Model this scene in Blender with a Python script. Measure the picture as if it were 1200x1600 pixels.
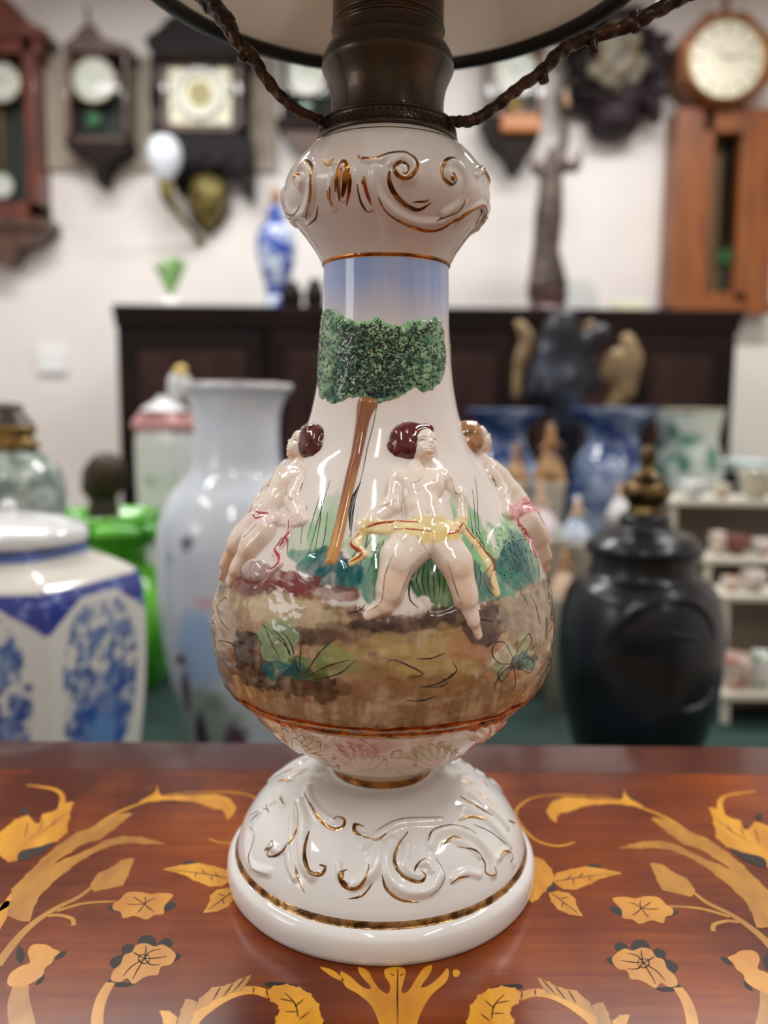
import bpy, bmesh, math, random
import numpy as np
from mathutils import Vector, Matrix
for _o in list(bpy.data.objects): bpy.data.objects.remove(_o)
SC = bpy.context.scene; COL = SC.collection
random.seed(7); RNG = np.random.default_rng(11)

# ---------------------------------------------------------------- camera
F = 1250.0; PITCH = math.radians(6.8); ROLL = math.radians(0.5); D = 0.424; CH = 0.2515
CP = np.array([0, -D, CH])
_F = np.array([0, math.cos(PITCH), -math.sin(PITCH)]); _U = np.array([0, math.sin(PITCH), math.cos(PITCH)]); _X = np.array([1., 0, 0])
CR = math.cos(ROLL)*_X + math.sin(ROLL)*_U; CU = -math.sin(ROLL)*_X + math.cos(ROLL)*_U
cd = bpy.data.cameras.new('camera'); cam = bpy.data.objects.new('camera', cd); COL.objects.link(cam)
M = Matrix(((CR[0], CU[0], -_F[0], CP[0]), (CR[1], CU[1], -_F[1], CP[1]), (CR[2], CU[2], -_F[2], CP[2]), (0, 0, 0, 1)))
cam.matrix_world = M
cd.sensor_fit = 'VERTICAL'; cd.sensor_height = 24; cd.lens = F/1600*24; cd.clip_start = .01
cd.dof.use_dof = True; cd.dof.focus_distance = 0.372; cd.dof.aperture_fstop = cd.lens/7.0
SC.camera = cam
# ---------------------------------------------------------------- world, lights, exposure
w = bpy.data.worlds.new('world'); SC.world = w; w.use_nodes = True
bg = w.node_tree.nodes['Background']; bg.inputs[0].default_value = (.93, .95, 1, 1); bg.inputs[1].default_value = .3
SC.view_settings.view_transform = 'Standard'; SC.view_settings.look = 'None'; SC.view_settings.gamma = 1
SC.view_settings.use_curve_mapping = False; SC.view_settings.exposure = 0.0
def area(name, loc, target, sx, sy, power, col=(1, 1, 1)):
    l = bpy.data.lights.new(name, 'AREA'); l.shape = 'RECTANGLE'; l.size = sx; l.size_y = sy; l.energy = power; l.color = col
    o = bpy.data.objects.new(name, l); COL.objects.link(o); o.location = loc
    o.rotation_euler = (Vector(target)-Vector(loc)).to_track_quat('-Z', 'Y').to_euler()
    return o
CEIL = 1.95
for x, y, sx, sy, p in [(-.24, -1.3, .045, 1.1, 15), (-1.5, .2, .08, 1.2, 15), (1.3, .1, .08, 1.2, 15), (-.9, 1.75, 1.2, .1, 35), (.9, 1.75, 1.2, .1, 35), (1.3, -1.5, .08, 1.0, 12)]:
    area('ceiling_tube_light', (x, y, CEIL-.03), (x, y, -1), sx, sy, p, (1, .99, .97))
area('table_glint_light', (1.2, 2.84, 1.62), (1.2, 2.0, 0), .16, .16, 1)  # unseen small light, added so a soft bright spot reflects in the tabletop
area('left_cool_light', (-2.5, -.9, .8), (0, .2, .1), 1.0, .8, 10, (.88, .94, 1))  # unseen cool area light from the left; the wall has no window

# ---------------------------------------------------------------- helpers
def ray(px, py): return _F + (px-600)/F*CR - (py-800)/F*CU
def at(px, py, Y):
    d = ray(px, py); t = (Y-CP[1])/d[1]; return CP+d*t
def on_table(px, py):
    d = ray(px, py); t = -CP[2]/d[2]; p = CP+d*t; return p[0], p[1]
def pxs(Y): return (Y+D)/F
def lin(c):
    c = np.asarray(c, float)/255.; return np.where(c <= .04045, c/12.92, ((c+.055)/1.055)**2.4)
def C4(c): l = lin(c); return (float(l[0]), float(l[1]), float(l[2]), 1)
def tag(o, label, cat, group=None, kind=None):
    o['label'] = label; o['category'] = cat
    if group: o['group'] = group
    if kind: o['kind'] = kind
    return o
def struct(o): o['kind'] = 'structure'; return o
def empty(name, loc=(0, 0, 0), label=None, cat=None, group=None):
    o = bpy.data.objects.new(name, None); o.empty_display_size = .05; COL.objects.link(o); o.location = loc
    if label: tag(o, label, cat, group)
    return o
def link(name, me, mat, parent=None, smooth=True):
    """mesh data is given in world coordinates; objects keep it relative to their parent's base"""
    o = bpy.data.objects.new(name, me); COL.objects.link(o)
    if mat and not me.materials: me.materials.append(mat)
    if parent:
        o.parent = parent
        off = Vector((0, 0, 0)); q = parent
        while q: off += q.location; q = q.parent
        me.transform(Matrix.Translation(-off))
    if smooth: me.shade_smooth()
    return o
def mesh(V, Fc):
    me = bpy.data.meshes.new('m'); V = np.asarray(V, float)
    if isinstance(Fc, np.ndarray):
        n = len(Fc); k = Fc.shape[1]
        me.vertices.add(len(V)); me.vertices.foreach_set('co', V.astype(np.float32).ravel())
        me.loops.add(n*k); me.loops.foreach_set('vertex_index', Fc.astype(np.int32).ravel())
        me.polygons.add(n); me.polygons.foreach_set('loop_start', np.arange(0, n*k, k, dtype=np.int32))
        me.update(calc_edges=True)
    else:
        me.from_pydata([tuple(v) for v in V], [], Fc)
    me.update(); return me
def paint(me, colors):
    a = me.color_attributes.new('Col', 'FLOAT_COLOR', 'POINT')
    c = np.ones((len(colors), 4), np.float32); c[:, :3] = colors; a.data.foreach_set('color', c.ravel())
def grid_faces(nr, nc, wrap=False):
    i = np.arange(nr-1)[:, None]; j = np.arange(nc if wrap else nc-1)[None, :]
    j2 = (j+1) % nc
    return np.stack([i*nc+j, i*nc+j2, (i+1)*nc+j2, (i+1)*nc+j], -1).reshape(-1, 4)
def catmull(P, n=8, closed=False):
    P = np.asarray(P, float); N = len(P)
    if N < 3 and not closed: 
        t = np.linspace(0, 1, n*(N-1)+1)[:, None]; return P[0]*(1-t)+P[-1]*t
    out = []
    for i in range(N if closed else N-1):
        if closed: a, b, c, d = P[(i-1) % N], P[i], P[(i+1) % N], P[(i+2) % N]
        else: a, b, c, d = P[max(i-1, 0)], P[i], P[i+1], P[min(i+2, N-1)]
        for t in np.arange(n)/n:
            out.append(.5*((2*b)+(-a+c)*t+(2*a-5*b+4*c-d)*t*t+(-a+3*b-3*c+d)*t**3))
    if not closed: out.append(P[-1])
    return np.array(out)
def _hash(i, j, s):
    n = (i*374761393+j*668265263+s*1274126177) & 0xffffffff
    n = ((n ^ (n >> 13))*1103515245) & 0xffffffff; n = ((n ^ (n >> 15))*2246822519) & 0xffffffff
    return ((n ^ (n >> 16)) & 0xffff)/65535.
def vnoise(x, y, s=0):
    xi = np.floor(x).astype(np.int64); yi = np.floor(y).astype(np.int64); fx = x-xi; fy = y-yi
    fx = fx*fx*(3-2*fx); fy = fy*fy*(3-2*fy)
    return (_hash(xi, yi, s)*(1-fx)+_hash(xi+1, yi, s)*fx)*(1-fy)+(_hash(xi, yi+1, s)*(1-fx)+_hash(xi+1, yi+1, s)*fx)*fy
def fbm(x, y, s=0, o=4):
    r = 0; a = .5; f = 1
    for k in range(o): r = r+a*vnoise(x*f, y*f, s+k*17); a *= .5; f *= 2.03
    return r/(1-.5**o)

# ---------------------------------------------------------------- materials
MC = {}
def mat(name, col, rough=.5, metal=0, coat=0, noise=None, bump=0, bscale=30, trans=0, spec=.5, emit=0, attr=False, sss=0):
    if name in MC: return MC[name]
    m = bpy.data.materials.new(name); m.use_nodes = True; nt = m.node_tree; b = nt.nodes['Principled BSDF']
    b.inputs['Base Color'].default_value = C4(col); b.inputs['Roughness'].default_value = rough; b.inputs['Metallic'].default_value = metal
    b.inputs['Coat Weight'].default_value = coat; b.inputs['Coat Roughness'].default_value = .03
    b.inputs['Transmission Weight'].default_value = trans; b.inputs['Specular IOR Level'].default_value = spec
    if emit: b.inputs['Emission Color'].default_value = C4(col); b.inputs['Emission Strength'].default_value = emit
    if sss: b.inputs['Subsurface Weight'].default_value = sss; b.inputs['Subsurface Radius'].default_value = (.004, .003, .002); b.inputs['Subsurface Scale'].default_value = .5
    tc = nt.nodes.new('ShaderNodeTexCoord')
    src = None
    if attr:
        a = nt.nodes.new('ShaderNodeAttribute'); a.attribute_name = 'Col'; src = a.outputs['Color']
    if noise:   # (colour2, scale, lo, hi [, stretch])
        n = nt.nodes.new('ShaderNodeTexNoise'); n.inputs['Scale'].default_value = noise[1]; n.inputs['Detail'].default_value = 5
        mp = nt.nodes.new('ShaderNodeMapping'); nt.links.new(tc.outputs['Object'], mp.inputs[0]); nt.links.new(mp.outputs[0], n.inputs['Vector'])
        if len(noise) > 4: mp.inputs['Scale'].default_value = noise[4]
        r = nt.nodes.new('ShaderNodeMapRange'); r.inputs[1].default_value = noise[2]; r.inputs[2].default_value = noise[3]
        nt.links.new(n.outputs['Fac'], r.inputs[0])
        mx = nt.nodes.new('ShaderNodeMix'); mx.data_type = 'RGBA'; nt.links.new(r.outputs[0], mx.inputs['Factor'])
        if src: nt.links.new(src, mx.inputs[6])
        else: mx.inputs[6].default_value = C4(col)
        mx.inputs[7].default_value = C4(noise[0]); src = mx.outputs[2]
    if src: nt.links.new(src, b.inputs['Base Color'])
    if bump:
        n = nt.nodes.new('ShaderNodeTexNoise'); n.inputs['Scale'].default_value = bscale; n.inputs['Detail'].default_value = 4
        nt.links.new(tc.outputs['Object'], n.inputs['Vector'])
        bp = nt.nodes.new('ShaderNodeBump'); bp.inputs['Strength'].default_value = bump; bp.inputs['Distance'].default_value = .002
        nt.links.new(n.outputs['Fac'], bp.inputs['Height']); nt.links.new(bp.outputs[0], b.inputs['Normal'])
        if coat: nt.links.new(bp.outputs[0], b.inputs['Coat Normal'])
    MC[name] = m; return m
def glass_mat(name='clock_glass', tint=(247, 248, 247), ior=1.12):
    if name in MC: return MC[name]
    m = bpy.data.materials.new(name); m.use_nodes = True; nt = m.node_tree; nt.nodes.remove(nt.nodes['Principled BSDF'])
    t = nt.nodes.new('ShaderNodeBsdfTransparent'); t.inputs[0].default_value = C4(tint)
    g = nt.nodes.new('ShaderNodeBsdfGlossy'); g.inputs['Roughness'].default_value = .05
    f = nt.nodes.new('ShaderNodeFresnel'); f.inputs[0].default_value = ior; x = nt.nodes.new('ShaderNodeMixShader')
    nt.links.new(f.outputs[0], x.inputs[0]); nt.links.new(t.outputs[0], x.inputs[1]); nt.links.new(g.outputs[0], x.inputs[2])
    nt.links.new(x.outputs[0], nt.nodes['Material Output'].inputs[0]); MC[name] = m; return m
GLAZE = mat('painted_glaze', (235, 228, 220), .07, 0, .25, attr=True, bump=.05, bscale=60)
GOLD = mat('gold_lustre', (196, 128, 66), .2, 1, 0, noise=((112, 72, 38), 160, .42, .62), bump=.25, bscale=300)
GOLD2 = mat('dull_gold_lustre', (204, 164, 112), .24, 1, 0, noise=((96, 70, 44), 140, .4, .6), bump=.25, bscale=300)
INK = mat('dark_ink', (26, 24, 27), .2, 0, .1, spec=.3)
INK2 = mat('purple_ink', (96, 66, 76), .15, 0, .8)
BRONZE = mat('dark_bronze', (64, 54, 44), .34, .85, .15, noise=((96, 66, 42), 34, .5, .75), bump=.12, bscale=90)

# ---------------------------------------------------------------- mesh pieces
def lathe_v(prof, cx, cy, seg, sides=None, rot=0):
    """profile [(r,z)] revolved round (cx,cy); sides -> polygonal section"""
    prof = np.asarray(prof, float); th = np.linspace(0, 2*math.pi, seg, endpoint=False)
    k = np.ones(seg)
    if sides:
        a = math.pi/sides; ph = (th-rot) % (2*a)-a; k = math.cos(a)/np.cos(ph); k = k**.92
    r = prof[:, 0][:, None]*k[None]; V = np.stack([cx+r*np.sin(th), cy-r*np.cos(th), np.repeat(prof[:, 1][:, None], seg, 1)], -1).reshape(-1, 3)
    return V, grid_faces(len(prof), seg, True), th
def lathe(name, prof, c, m, parent=None, seg=48, sides=None, rot=0, smooth=True, n=5, colfun=None, cap=False):
    p = catmull(prof, n) if n > 1 else np.asarray(prof, float).copy()
    if .2 < c[1] < 2.2: p[:, 1] = np.maximum(p[:, 1], -.28)
    p[:, 0] = np.maximum(p[:, 0], .0004)
    V, Fc, th = lathe_v(p, c[0], c[1], seg, sides, rot)
    if colfun is not None: V2 = V; 
    me = mesh(V, Fc)
    if colfun is not None:
        TH = np.tile(th, len(p)); paint(me, colfun(TH, V[:, 2], np.hypot(V[:, 0]-c[0], V[:, 1]-c[1])))
    return link(name, me, m, parent, smooth)
def lpx(cx, pts, Y):
    """silhouette in photo pixels [(halfwidth, y)] -> (profile, centre) of a thing standing at distance Y"""
    s = pxs(Y); c = at(cx, np.mean([p[1] for p in pts]), Y)
    return [(p[0]*s*math.cos(0), at(cx, p[1], Y)[2]) for p in pts], (c[0], Y)
def boxv(x0, x1, y0, y1, z0, z1):
    return [(x0, y0, z0), (x1, y0, z0), (x1, y1, z0), (x0, y1, z0), (x0, y0, z1), (x1, y0, z1), (x1, y1, z1), (x0, y1, z1)]
BF = [(0, 3, 2, 1), (4, 5, 6, 7), (0, 1, 5, 4), (1, 2, 6, 5), (2, 3, 7, 6), (3, 0, 4, 7)]
def box(name, x0, x1, y0, y1, z0, z1, m, parent=None, bevel=.0):
    me = mesh(boxv(x0, x1, y0, y1, z0, z1), [list(f) for f in BF]); o = link(name, me, m, parent, False)
    if bevel:
        b = o.modifiers.new('bevel', 'BEVEL'); b.width = bevel; b.segments = 2
    return o
def bpx(name, x0, y0, x1, y1, Y0, Y1, m, parent=None, bevel=.003):
    a = at(x0, y0, Y0); b = at(x1, y1, Y0); return box(name, min(a[0], b[0]), max(a[0], b[0]), Y0, Y1, min(a[2], b[2]), max(a[2], b[2]), m, parent, bevel)
def prism(name, pts, y0, y1, m, parent=None, bevel=.002):
    """outline [(x,z)] extruded from y0 to y1"""
    n = len(pts); V = [(p[0], y0, p[1]) for p in pts]+[(p[0], y1, p[1]) for p in pts]
    me = bpy.data.meshes.new('m'); bm = bmesh.new(); vs = [bm.verts.new(v) for v in V]
    bm.faces.new(vs[:n]); bm.faces.new(vs[n:][::-1])
    for i in range(n): bm.faces.new([vs[i], vs[n+i], vs[n+(i+1) % n], vs[(i+1) % n]])
    bmesh.ops.recalc_face_normals(bm, faces=bm.faces[:]); bmesh.ops.triangulate(bm, faces=[f for f in bm.faces if len(f.verts) > 4])
    bm.to_mesh(me); bm.free()
    return link(name, me, m, parent, False)
def ppx(name, pts, Y0, Y1, m, parent=None):
    return prism(name, [(at(x, y, Y0)[0], at(x, y, Y0)[2]) for x, y in pts], Y0, Y1, m, parent)
def tube_v(P, R, seg=10):
    P = np.asarray(P, float); R = np.broadcast_to(np.asarray(R, float), (len(P),)); n = len(P)
    T = np.gradient(P, axis=0); T /= np.linalg.norm(T, axis=1)[:, None]+1e-12
    up = np.array([0.12, .97, .2]); V = []
    for i in range(n):
        a = np.cross(T[i], up); a /= np.linalg.norm(a)+1e-9; b = np.cross(T[i], a)
        for k in range(seg):
            t = 2*math.pi*k/seg; V.append(P[i]+R[i]*(math.cos(t)*a+math.sin(t)*b))
    return np.array(V), grid_faces(n, seg, True)
def tube(name, P, R, m, parent=None, seg=10, n=6, jit=None):
    Q = catmull(P, n); R = np.asarray(R, float)
    if R.ndim: R = np.interp(np.linspace(0, 1, len(Q)), np.linspace(0, 1, len(R)), R)
    V, Fc = tube_v(Q, R, seg)
    k = len(V); V = np.vstack([V, Q[0], Q[-1]]); fl = [list(f) for f in Fc]
    for i in range(seg): fl.append([(i+1) % seg, i, k]); fl.append([k-seg+i, k-seg+(i+1) % seg, k+1])
    return link(name, mesh(V, fl), m, parent)
def blob(name, segs, voxel, m, parent=None, smooth_it=4):
    """one continuous body grown from tapered limbs: [(p0, r0, p1, r1)], fused by a voxel remesh"""
    bm = bmesh.new()
    for p0, r0, p1, r1 in segs:
        p0 = Vector(p0); p1 = Vector(p1); L = (p1-p0).length
        st = max(1, int(L/(min(r0, r1)*.55))) if L > 1e-6 else 0
        st = min(st, 14)
        for i in range(st+1):
            t = i/st if st else 0
            bmesh.ops.create_icosphere(bm, subdivisions=2, radius=r0+(r1-r0)*t, matrix=Matrix.Translation(p0.lerp(p1, t)))
    me = bpy.data.meshes.new('m'); bm.to_mesh(me); bm.free()
    o = link(name, me, m, parent)
    r = o.modifiers.new('fuse', 'REMESH'); r.mode = 'VOXEL'; r.voxel_size = voxel; r.use_smooth_shade = True
    s = o.modifiers.new('soften', 'SMOOTH'); s.factor = .5; s.iterations = smooth_it
    return o
def bl(segs, Y):
    """limbs given in photo pixels (x,y,r, x,y,r [,dy0,dy1 metres]) -> metres"""
    s = pxs(Y); out = []
    for q in segs:
        d0 = q[6] if len(q) > 6 else 0; d1 = q[7] if len(q) > 7 else d0
        a = at(q[0], q[1], Y)+np.array([0, d0, 0]); b = at(q[3], q[4], Y)+np.array([0, d1, 0])
        out.append((a, q[2]*s, b, q[5]*s))
    return out
# ================================================================= room shell
WY = 2.95; FZ = -.76
m_wall = mat('wall_plaster', (232, 228, 225), .85, noise=((222, 214, 210), 2.2, .35, .7), bump=.05, bscale=40)
m_board = mat('beige_board', (172, 160, 146), .7, noise=((160, 148, 134), 5, .4, .7))
m_floor = mat('floor_tile', (150, 138, 124), .4)
m_ceil = mat('ceiling_paint', (235, 233, 230), .9)
struct(box('wall_back', -2.6, 2.6, WY, WY+.1, FZ, CEIL, m_wall))
struct(box('wall_left', -2.7, -2.6, -2.2, WY+.1, FZ, CEIL, m_wall))
struct(box('wall_right', 2.6, 2.7, -2.2, WY+.1, FZ, CEIL, m_wall))
struct(box('wall_front', -2.7, 2.7, -2.3, -2.2, FZ, CEIL, mat('front_wall_paint', (176, 160, 142), .8)))
struct(box('floor', -2.7, 2.7, -2.2, WY+.1, FZ-.1, FZ, m_floor))
struct(box('ceiling', -2.7, 2.7, -2.2, WY+.1, CEIL, CEIL+.1, m_ceil))
struct(bpx('trim_1', -600, 78, 432, 268, WY-.02, WY, m_board))
struct(bpx('trim_2', 1146, 430, 1172, 1500, WY-.05, WY, mat('white_trim', (226, 224, 218), .6)))
struct(bpx('trim_3', 1172, 430, 1500, 1500, WY-.03, WY, mat('tan_door_panel', (190, 168, 146), .6)))
struct(box('baseboard_back', -2.6, 1.5, WY-.015, WY, FZ, FZ+.1, mat('white_trim', (0, 0, 0))))
o = bpx('light_switch', 58, 545, 104, 583, WY-.02, WY, mat('white_plastic', (232, 234, 236), .35)); tag(o, 'white plastic switch box on the bare wall left of the dark sideboard', 'switch')

# ================================================================= inlaid table
m_veneer = mat('mahogany_veneer', (150, 72, 20), .2, 0, 0, spec=.42, noise=((84, 32, 11), 9, .34, .62, (1, .6, 1)))
_nt = m_veneer.node_tree
# a second, fine stretched grain over the broad figure
_n = _nt.nodes.new('ShaderNodeTexNoise'); _n.inputs['Scale'].default_value = 60; _n.inputs['Detail'].default_value = 6
_mp = _nt.nodes.new('ShaderNodeMapping'); _mp.inputs['Rotation'].default_value = (0, 0, .35); _mp.inputs['Scale'].default_value = (.25, 3.2, 1)
_tc = [n for n in _nt.nodes if n.type == 'TEX_COORD'][0]; _nt.links.new(_tc.outputs['Object'], _mp.inputs[0]); _nt.links.new(_mp.outputs[0], _n.inputs['Vector'])
_mx = _nt.nodes.new('ShaderNodeMix'); _mx.data_type = 'RGBA'; _mx.blend_type = 'MULTIPLY'
_rr = _nt.nodes.new('ShaderNodeMapRange'); _rr.inputs[1].default_value = .35; _rr.inputs[2].default_value = .7; _rr.inputs[3].default_value = 0; _rr.inputs[4].default_value = .6
_nt.links.new(_n.outputs['Fac'], _rr.inputs[0]); _nt.links.new(_rr.outputs[0], _mx.inputs['Factor'])
_b = _nt.nodes['Principled BSDF']; _src = _b.inputs['Base Color'].links[0].from_socket
_nt.links.new(_src, _mx.inputs[6]); _mx.inputs[7].default_value = C4((190, 140, 105)); _nt.links.new(_mx.outputs[2], _b.inputs['Base Color'])
m_border = mat('dark_mahogany_border', (72, 24, 16), .22, 0, .4, noise=((46, 15, 11), 14, .4, .65, (.2, 1, 1)))
def inlay_mat(nm, c, c2):
    return mat(nm, c, .24, 0, .05, noise=(c2, 70, .38, .7, (1, .35, 1)))
IL = inlay_mat('boxwood_inlay', (214, 152, 38), (184, 118, 28)); IM = inlay_mat('stained_boxwood_inlay', (184, 128, 42), (150, 98, 34)); IR = inlay_mat('pearwood_inlay', (206, 144, 50), (186, 120, 38)); ID = mat('scorched_wood', (34, 20, 13), .4, 0, 0, spec=.2); IV = mat('saw_line', (70, 32, 12), .4, 0, 0, spec=.2)
TX0, TX1, TY0, TY1 = -.62, .62, -.66, .17
tb = empty('inlaid_table', (0, 0, FZ), 'glossy mahogany table with floral marquetry top under the lamp', 'table')
bw = .049
box('tabletop', TX0+bw, TX1-bw, TY0+bw, TY1-bw, -.022, 0, m_veneer, tb)
for (a, b_, c, d) in ((TX0, TX1, TY1-bw, TY1), (TX0, TX1, TY0, TY0+bw), (TX0, TX0+bw, TY0+bw, TY1-bw), (TX1-bw, TX1, TY0+bw, TY1-bw)):
    box('border_strip', a, b_, c, d, -.022, 0, m_border, tb, .0012)
for (a, b_, c, d) in ((TX0+.05, TX1-.05, TY1-.07, TY1-.05), (TX0+.05, TX1-.05, TY0+.05, TY0+.07), (TX0+.05, TX0+.07, TY0+.07, TY1-.07), (TX1-.07, TX1-.05, TY0+.07, TY1-.07)):
    box('apron', a, b_, c, d, -.1, -.022, m_border, tb)
for x in (TX0+.07, TX1-.07):
    for y in (TY0+.07, TY1-.07):
        lathe('leg', [(.012, FZ), (.02, FZ+.02), (.016, FZ+.06), (.024, FZ+.3), (.03, -.2), (.03, -.1), (.02, -.09)], (x, y), m_border, tb, 20)
XM = .5*(on_table(1006, 1512)[0]+on_table(222, 1512)[0])
def flat(name, P, m, parent, h=.00012):
    """closed outline on the table plane -> thin inlaid piece"""
    n = len(P); V = [(p[0], p[1], h) for p in P]+[(p[0], p[1], -.001) for p in P]
    me = bpy.data.meshes.new('m'); bm = bmesh.new(); vs = [bm.verts.new(v) for v in V]
    f = bm.faces.new(vs[:n]); fs = [f]
    for i in range(n): fs.append(bm.faces.new([vs[i], vs[n+i], vs[n+(i+1) % n], vs[(i+1) % n]]))
    bmesh.ops.recalc_face_normals(bm, faces=fs)
    bmesh.ops.triangulate(bm, faces=[f]); bm.normal_update()
    bm.to_mesh(me); bm.free()
    return link(name, me, m, parent, False)
def strip(P, W):
    P = np.asarray(P, float); T = np.gradient(P, axis=0); T /= np.linalg.norm(T, axis=1)[:, None]+1e-12; N = np.stack([-T[:, 1], T[:, 0]], 1)
    W = np.interp(np.linspace(0, 1, len(P)), np.linspace(0, 1, len(W)), W)[:, None]
    return np.vstack([P+N*W, (P-N*W)[::-1]])
def c8(p): return on_table(720+p[0]/2.5, 1160+p[1]/2.5)
def c7(p): return on_table(400+p[0]/2.4, 1400+p[1]/2.4)
def both(name, P, m, parts, conv=c8, h=.00012, closed=True, mirror=True, jag=0):
    Q = np.array([conv(p) for p in P]); Q = catmull(Q, 4, True) if closed else Q
    if jag:   # serrated leaf edge
        T = np.roll(Q, -1, 0)-Q; L = np.linalg.norm(T, axis=1)[:, None]+1e-9; N = np.stack([T[:, 1], -T[:, 0]], 1)/L
        A = .5*np.sum(Q[:, 0]*np.roll(Q[:, 1], -1)-np.roll(Q[:, 0], -1)*Q[:, 1])
        ph = np.where(np.arange(len(Q)) % 4 == 0, 1., -.35)[:, None]*jag*(1 if A > 0 else -1); Q = Q+N*ph
    flat(name, Q, m, tb, h)
    if mirror:
        Q2 = Q.copy(); Q2[:, 0] = 2*XM-Q2[:, 0]; flat(name, Q2[::-1], m, tb, h)
def bstem(P, W, m, conv=c8, h=.0001, name='inlaid_stem', mirror=True):
    Q = catmull([conv(p) for p in P], 8); S_ = strip(Q, np.array(W)*.00027); flat(name, S_, m, tb, h)
    if mirror:
        S2 = S_.copy(); S2[:, 0] = 2*XM-S2[:, 0]; flat(name, S2[::-1], m, tb, h)
VEINS = []; 
def vein(P, conv=c8, w=.85, mirror=True):
    Q = catmull([conv(p) for p in P], 5); S_ = strip(Q, np.array([.6, 1, .3])*w*.00045); VEINS.append(S_)
    if mirror: S2 = S_.copy(); S2[:, 0] = 2*XM-S2[:, 0]; VEINS.append(S2)
# scrolling stem, acanthus leaves
bstem([(445, 390), (380, 405), (300, 385), (240, 330), (215, 272), (262, 225), (340, 207), (450, 207), (560, 214), (640, 234), (740, 268), (830, 310), (900, 362), (980, 420), (1060, 480), (1140, 550), (1230, 650), (1300, 760)], [2, 3.5, 3.5, 3, 3, 2.5, 2, 2, 3, 4, 5, 7, 10, 12, 12, 12], IL)
both('inlaid_leaf', [(640, 185), (652, 215), (712, 250), (650, 246), (600, 240), (545, 243), (495, 247), (450, 262), (420, 272), (384, 280), (372, 312), (350, 296), (336, 268), (360, 232), (410, 216), (470, 218), (560, 222), (625, 225)], IL, 0, jag=.0004)
both('inlaid_leaf', [(745, 298), (790, 300), (850, 322), (905, 355), (960, 375), (1040, 430), (1100, 480), (1160, 540), (1220, 600), (1215, 650), (1140, 570), (1060, 500), (985, 450), (940, 420), (870, 398), (812, 355)], IM, 0, h=.00014, jag=.0006)
both('inlaid_leaf', [(612, 414), (660, 400), (710, 388), (780, 386), (850, 404), (930, 445), (1010, 478), (1080, 512), (1150, 560), (1215, 620), (1240, 700), (1160, 724), (1130, 650), (1080, 590), (1000, 522), (930, 472), (850, 432), (780, 414), (700, 414)], IM, 0, jag=.0006)
both('inlaid_leaf', [(742, 474), (790, 480), (830, 508), (880, 532), (912, 575), (900, 602), (850, 592), (790, 577), (768, 540)], IM, 0, jag=.0005)
bstem([(900, 578), (960, 625), (1040, 665), (1120, 715), (1200, 785), (1290, 900)], [3, 5, 6, 7, 8, 9], IM)
bstem([(815, 640), (940, 650), (1050, 682)], [3, 4, 4], IM)
bstem([(986, 738), (990, 712), (1040, 698), (1085, 702)], [4, 4, 4, 4], IM)
# small rosette flowers
for q in ([(580, 648), (600, 640), (640, 655), (640, 676), (605, 670)], [(815, 655), (850, 660), (838, 672), (810, 684)]): both('scorched_petal', q, ID, 0, h=.00008)
both('inlaid_flower', [(592, 612), (640, 604), (680, 610), (722, 602), (772, 606), (800, 632), (828, 652), (826, 674), (800, 682), (790, 706), (745, 696), (700, 710), (668, 692), (632, 686), (628, 655)], IR, 0)
for q in ([(705, 650), (680, 632), (655, 626)], [(705, 650), (735, 630), (745, 622)], [(705, 650), (750, 652), (775, 650)], [(705, 650), (725, 675), (735, 685)], [(705, 650), (685, 668), (668, 676)], [(705, 650), (700, 632), (704, 620)]): vein(q)
for q in ([(600, 800), (615, 782), (645, 788), (660, 815), (620, 820)], [(662, 800), (680, 774), (715, 772), (738, 795), (730, 820), (675, 820)], [(752, 812), (775, 806), (800, 820), (795, 850), (770, 850)], [(790, 850), (825, 855), (850, 878), (835, 900), (805, 890)], [(568, 846), (600, 838), (612, 866), (590, 868)], [(730, 940), (780, 958), (850, 945), (848, 968), (780, 972)]): both('scorched_petal', q, ID, 0, h=.00008)
both('inlaid_flower', [(590, 850), (606, 826), (640, 806), (672, 814), (706, 802), (742, 810), (762, 838), (792, 850), (806, 884), (836, 912), (846, 948), (812, 956), (782, 940), (760, 962), (720, 938), (690, 928), (662, 924), (648, 892), (612, 884)], IR, 0)
for q in ([(712, 862), (690, 835), (648, 824)], [(712, 862), (706, 830), (706, 812)], [(712, 862), (745, 845), (755, 838)], [(712, 862), (765, 895), (800, 935)], [(712, 862), (740, 905), (762, 945)], [(712, 862), (690, 885), (650, 885)], [(712, 862), (672, 860), (625, 852)], [(695, 850), (728, 848), (735, 870), (712, 882), (692, 868), (695, 850)]): vein(q)
bstem([(848, 958), (885, 1020), (905, 1100), (900, 1200)], [8, 9, 9, 8], IL)
# star of leaves by the foot
both('inlaid_flower', [(270, 455), (320, 460), (352, 495), (366, 530), (352, 556), (330, 580), (300, 612), (270, 614)], IL, 0, jag=.0006)
both('inlaid_leaf', [(365, 545), (375, 512), (430, 497), (490, 486), (560, 496), (628, 512), (560, 528), (510, 552), (450, 574), (400, 572)], IL, 0, h=.00014, jag=.0005)
both('inlaid_leaf', [(345, 590), (380, 582), (420, 590), (446, 612), (455, 645), (476, 678), (425, 672), (380, 652), (355, 622)], IL, 0, jag=.0005)
both('scorched_petal', [(490, 486), (510, 476), (545, 480), (540, 492)], ID, 0, h=.00008); both('scorched_petal', [(335, 570), (350, 545), (370, 560), (355, 592)], ID, 0, h=.00008)
for q in ([(370, 545), (450, 530), (600, 512)], [(410, 540), (430, 520)], [(460, 530), (480, 508)], [(440, 535), (440, 555)], [(500, 525), (505, 540)], [(355, 590), (400, 625), (460, 668)], [(390, 612), (420, 605)], [(400, 625), (395, 645)]): vein(q)
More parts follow.
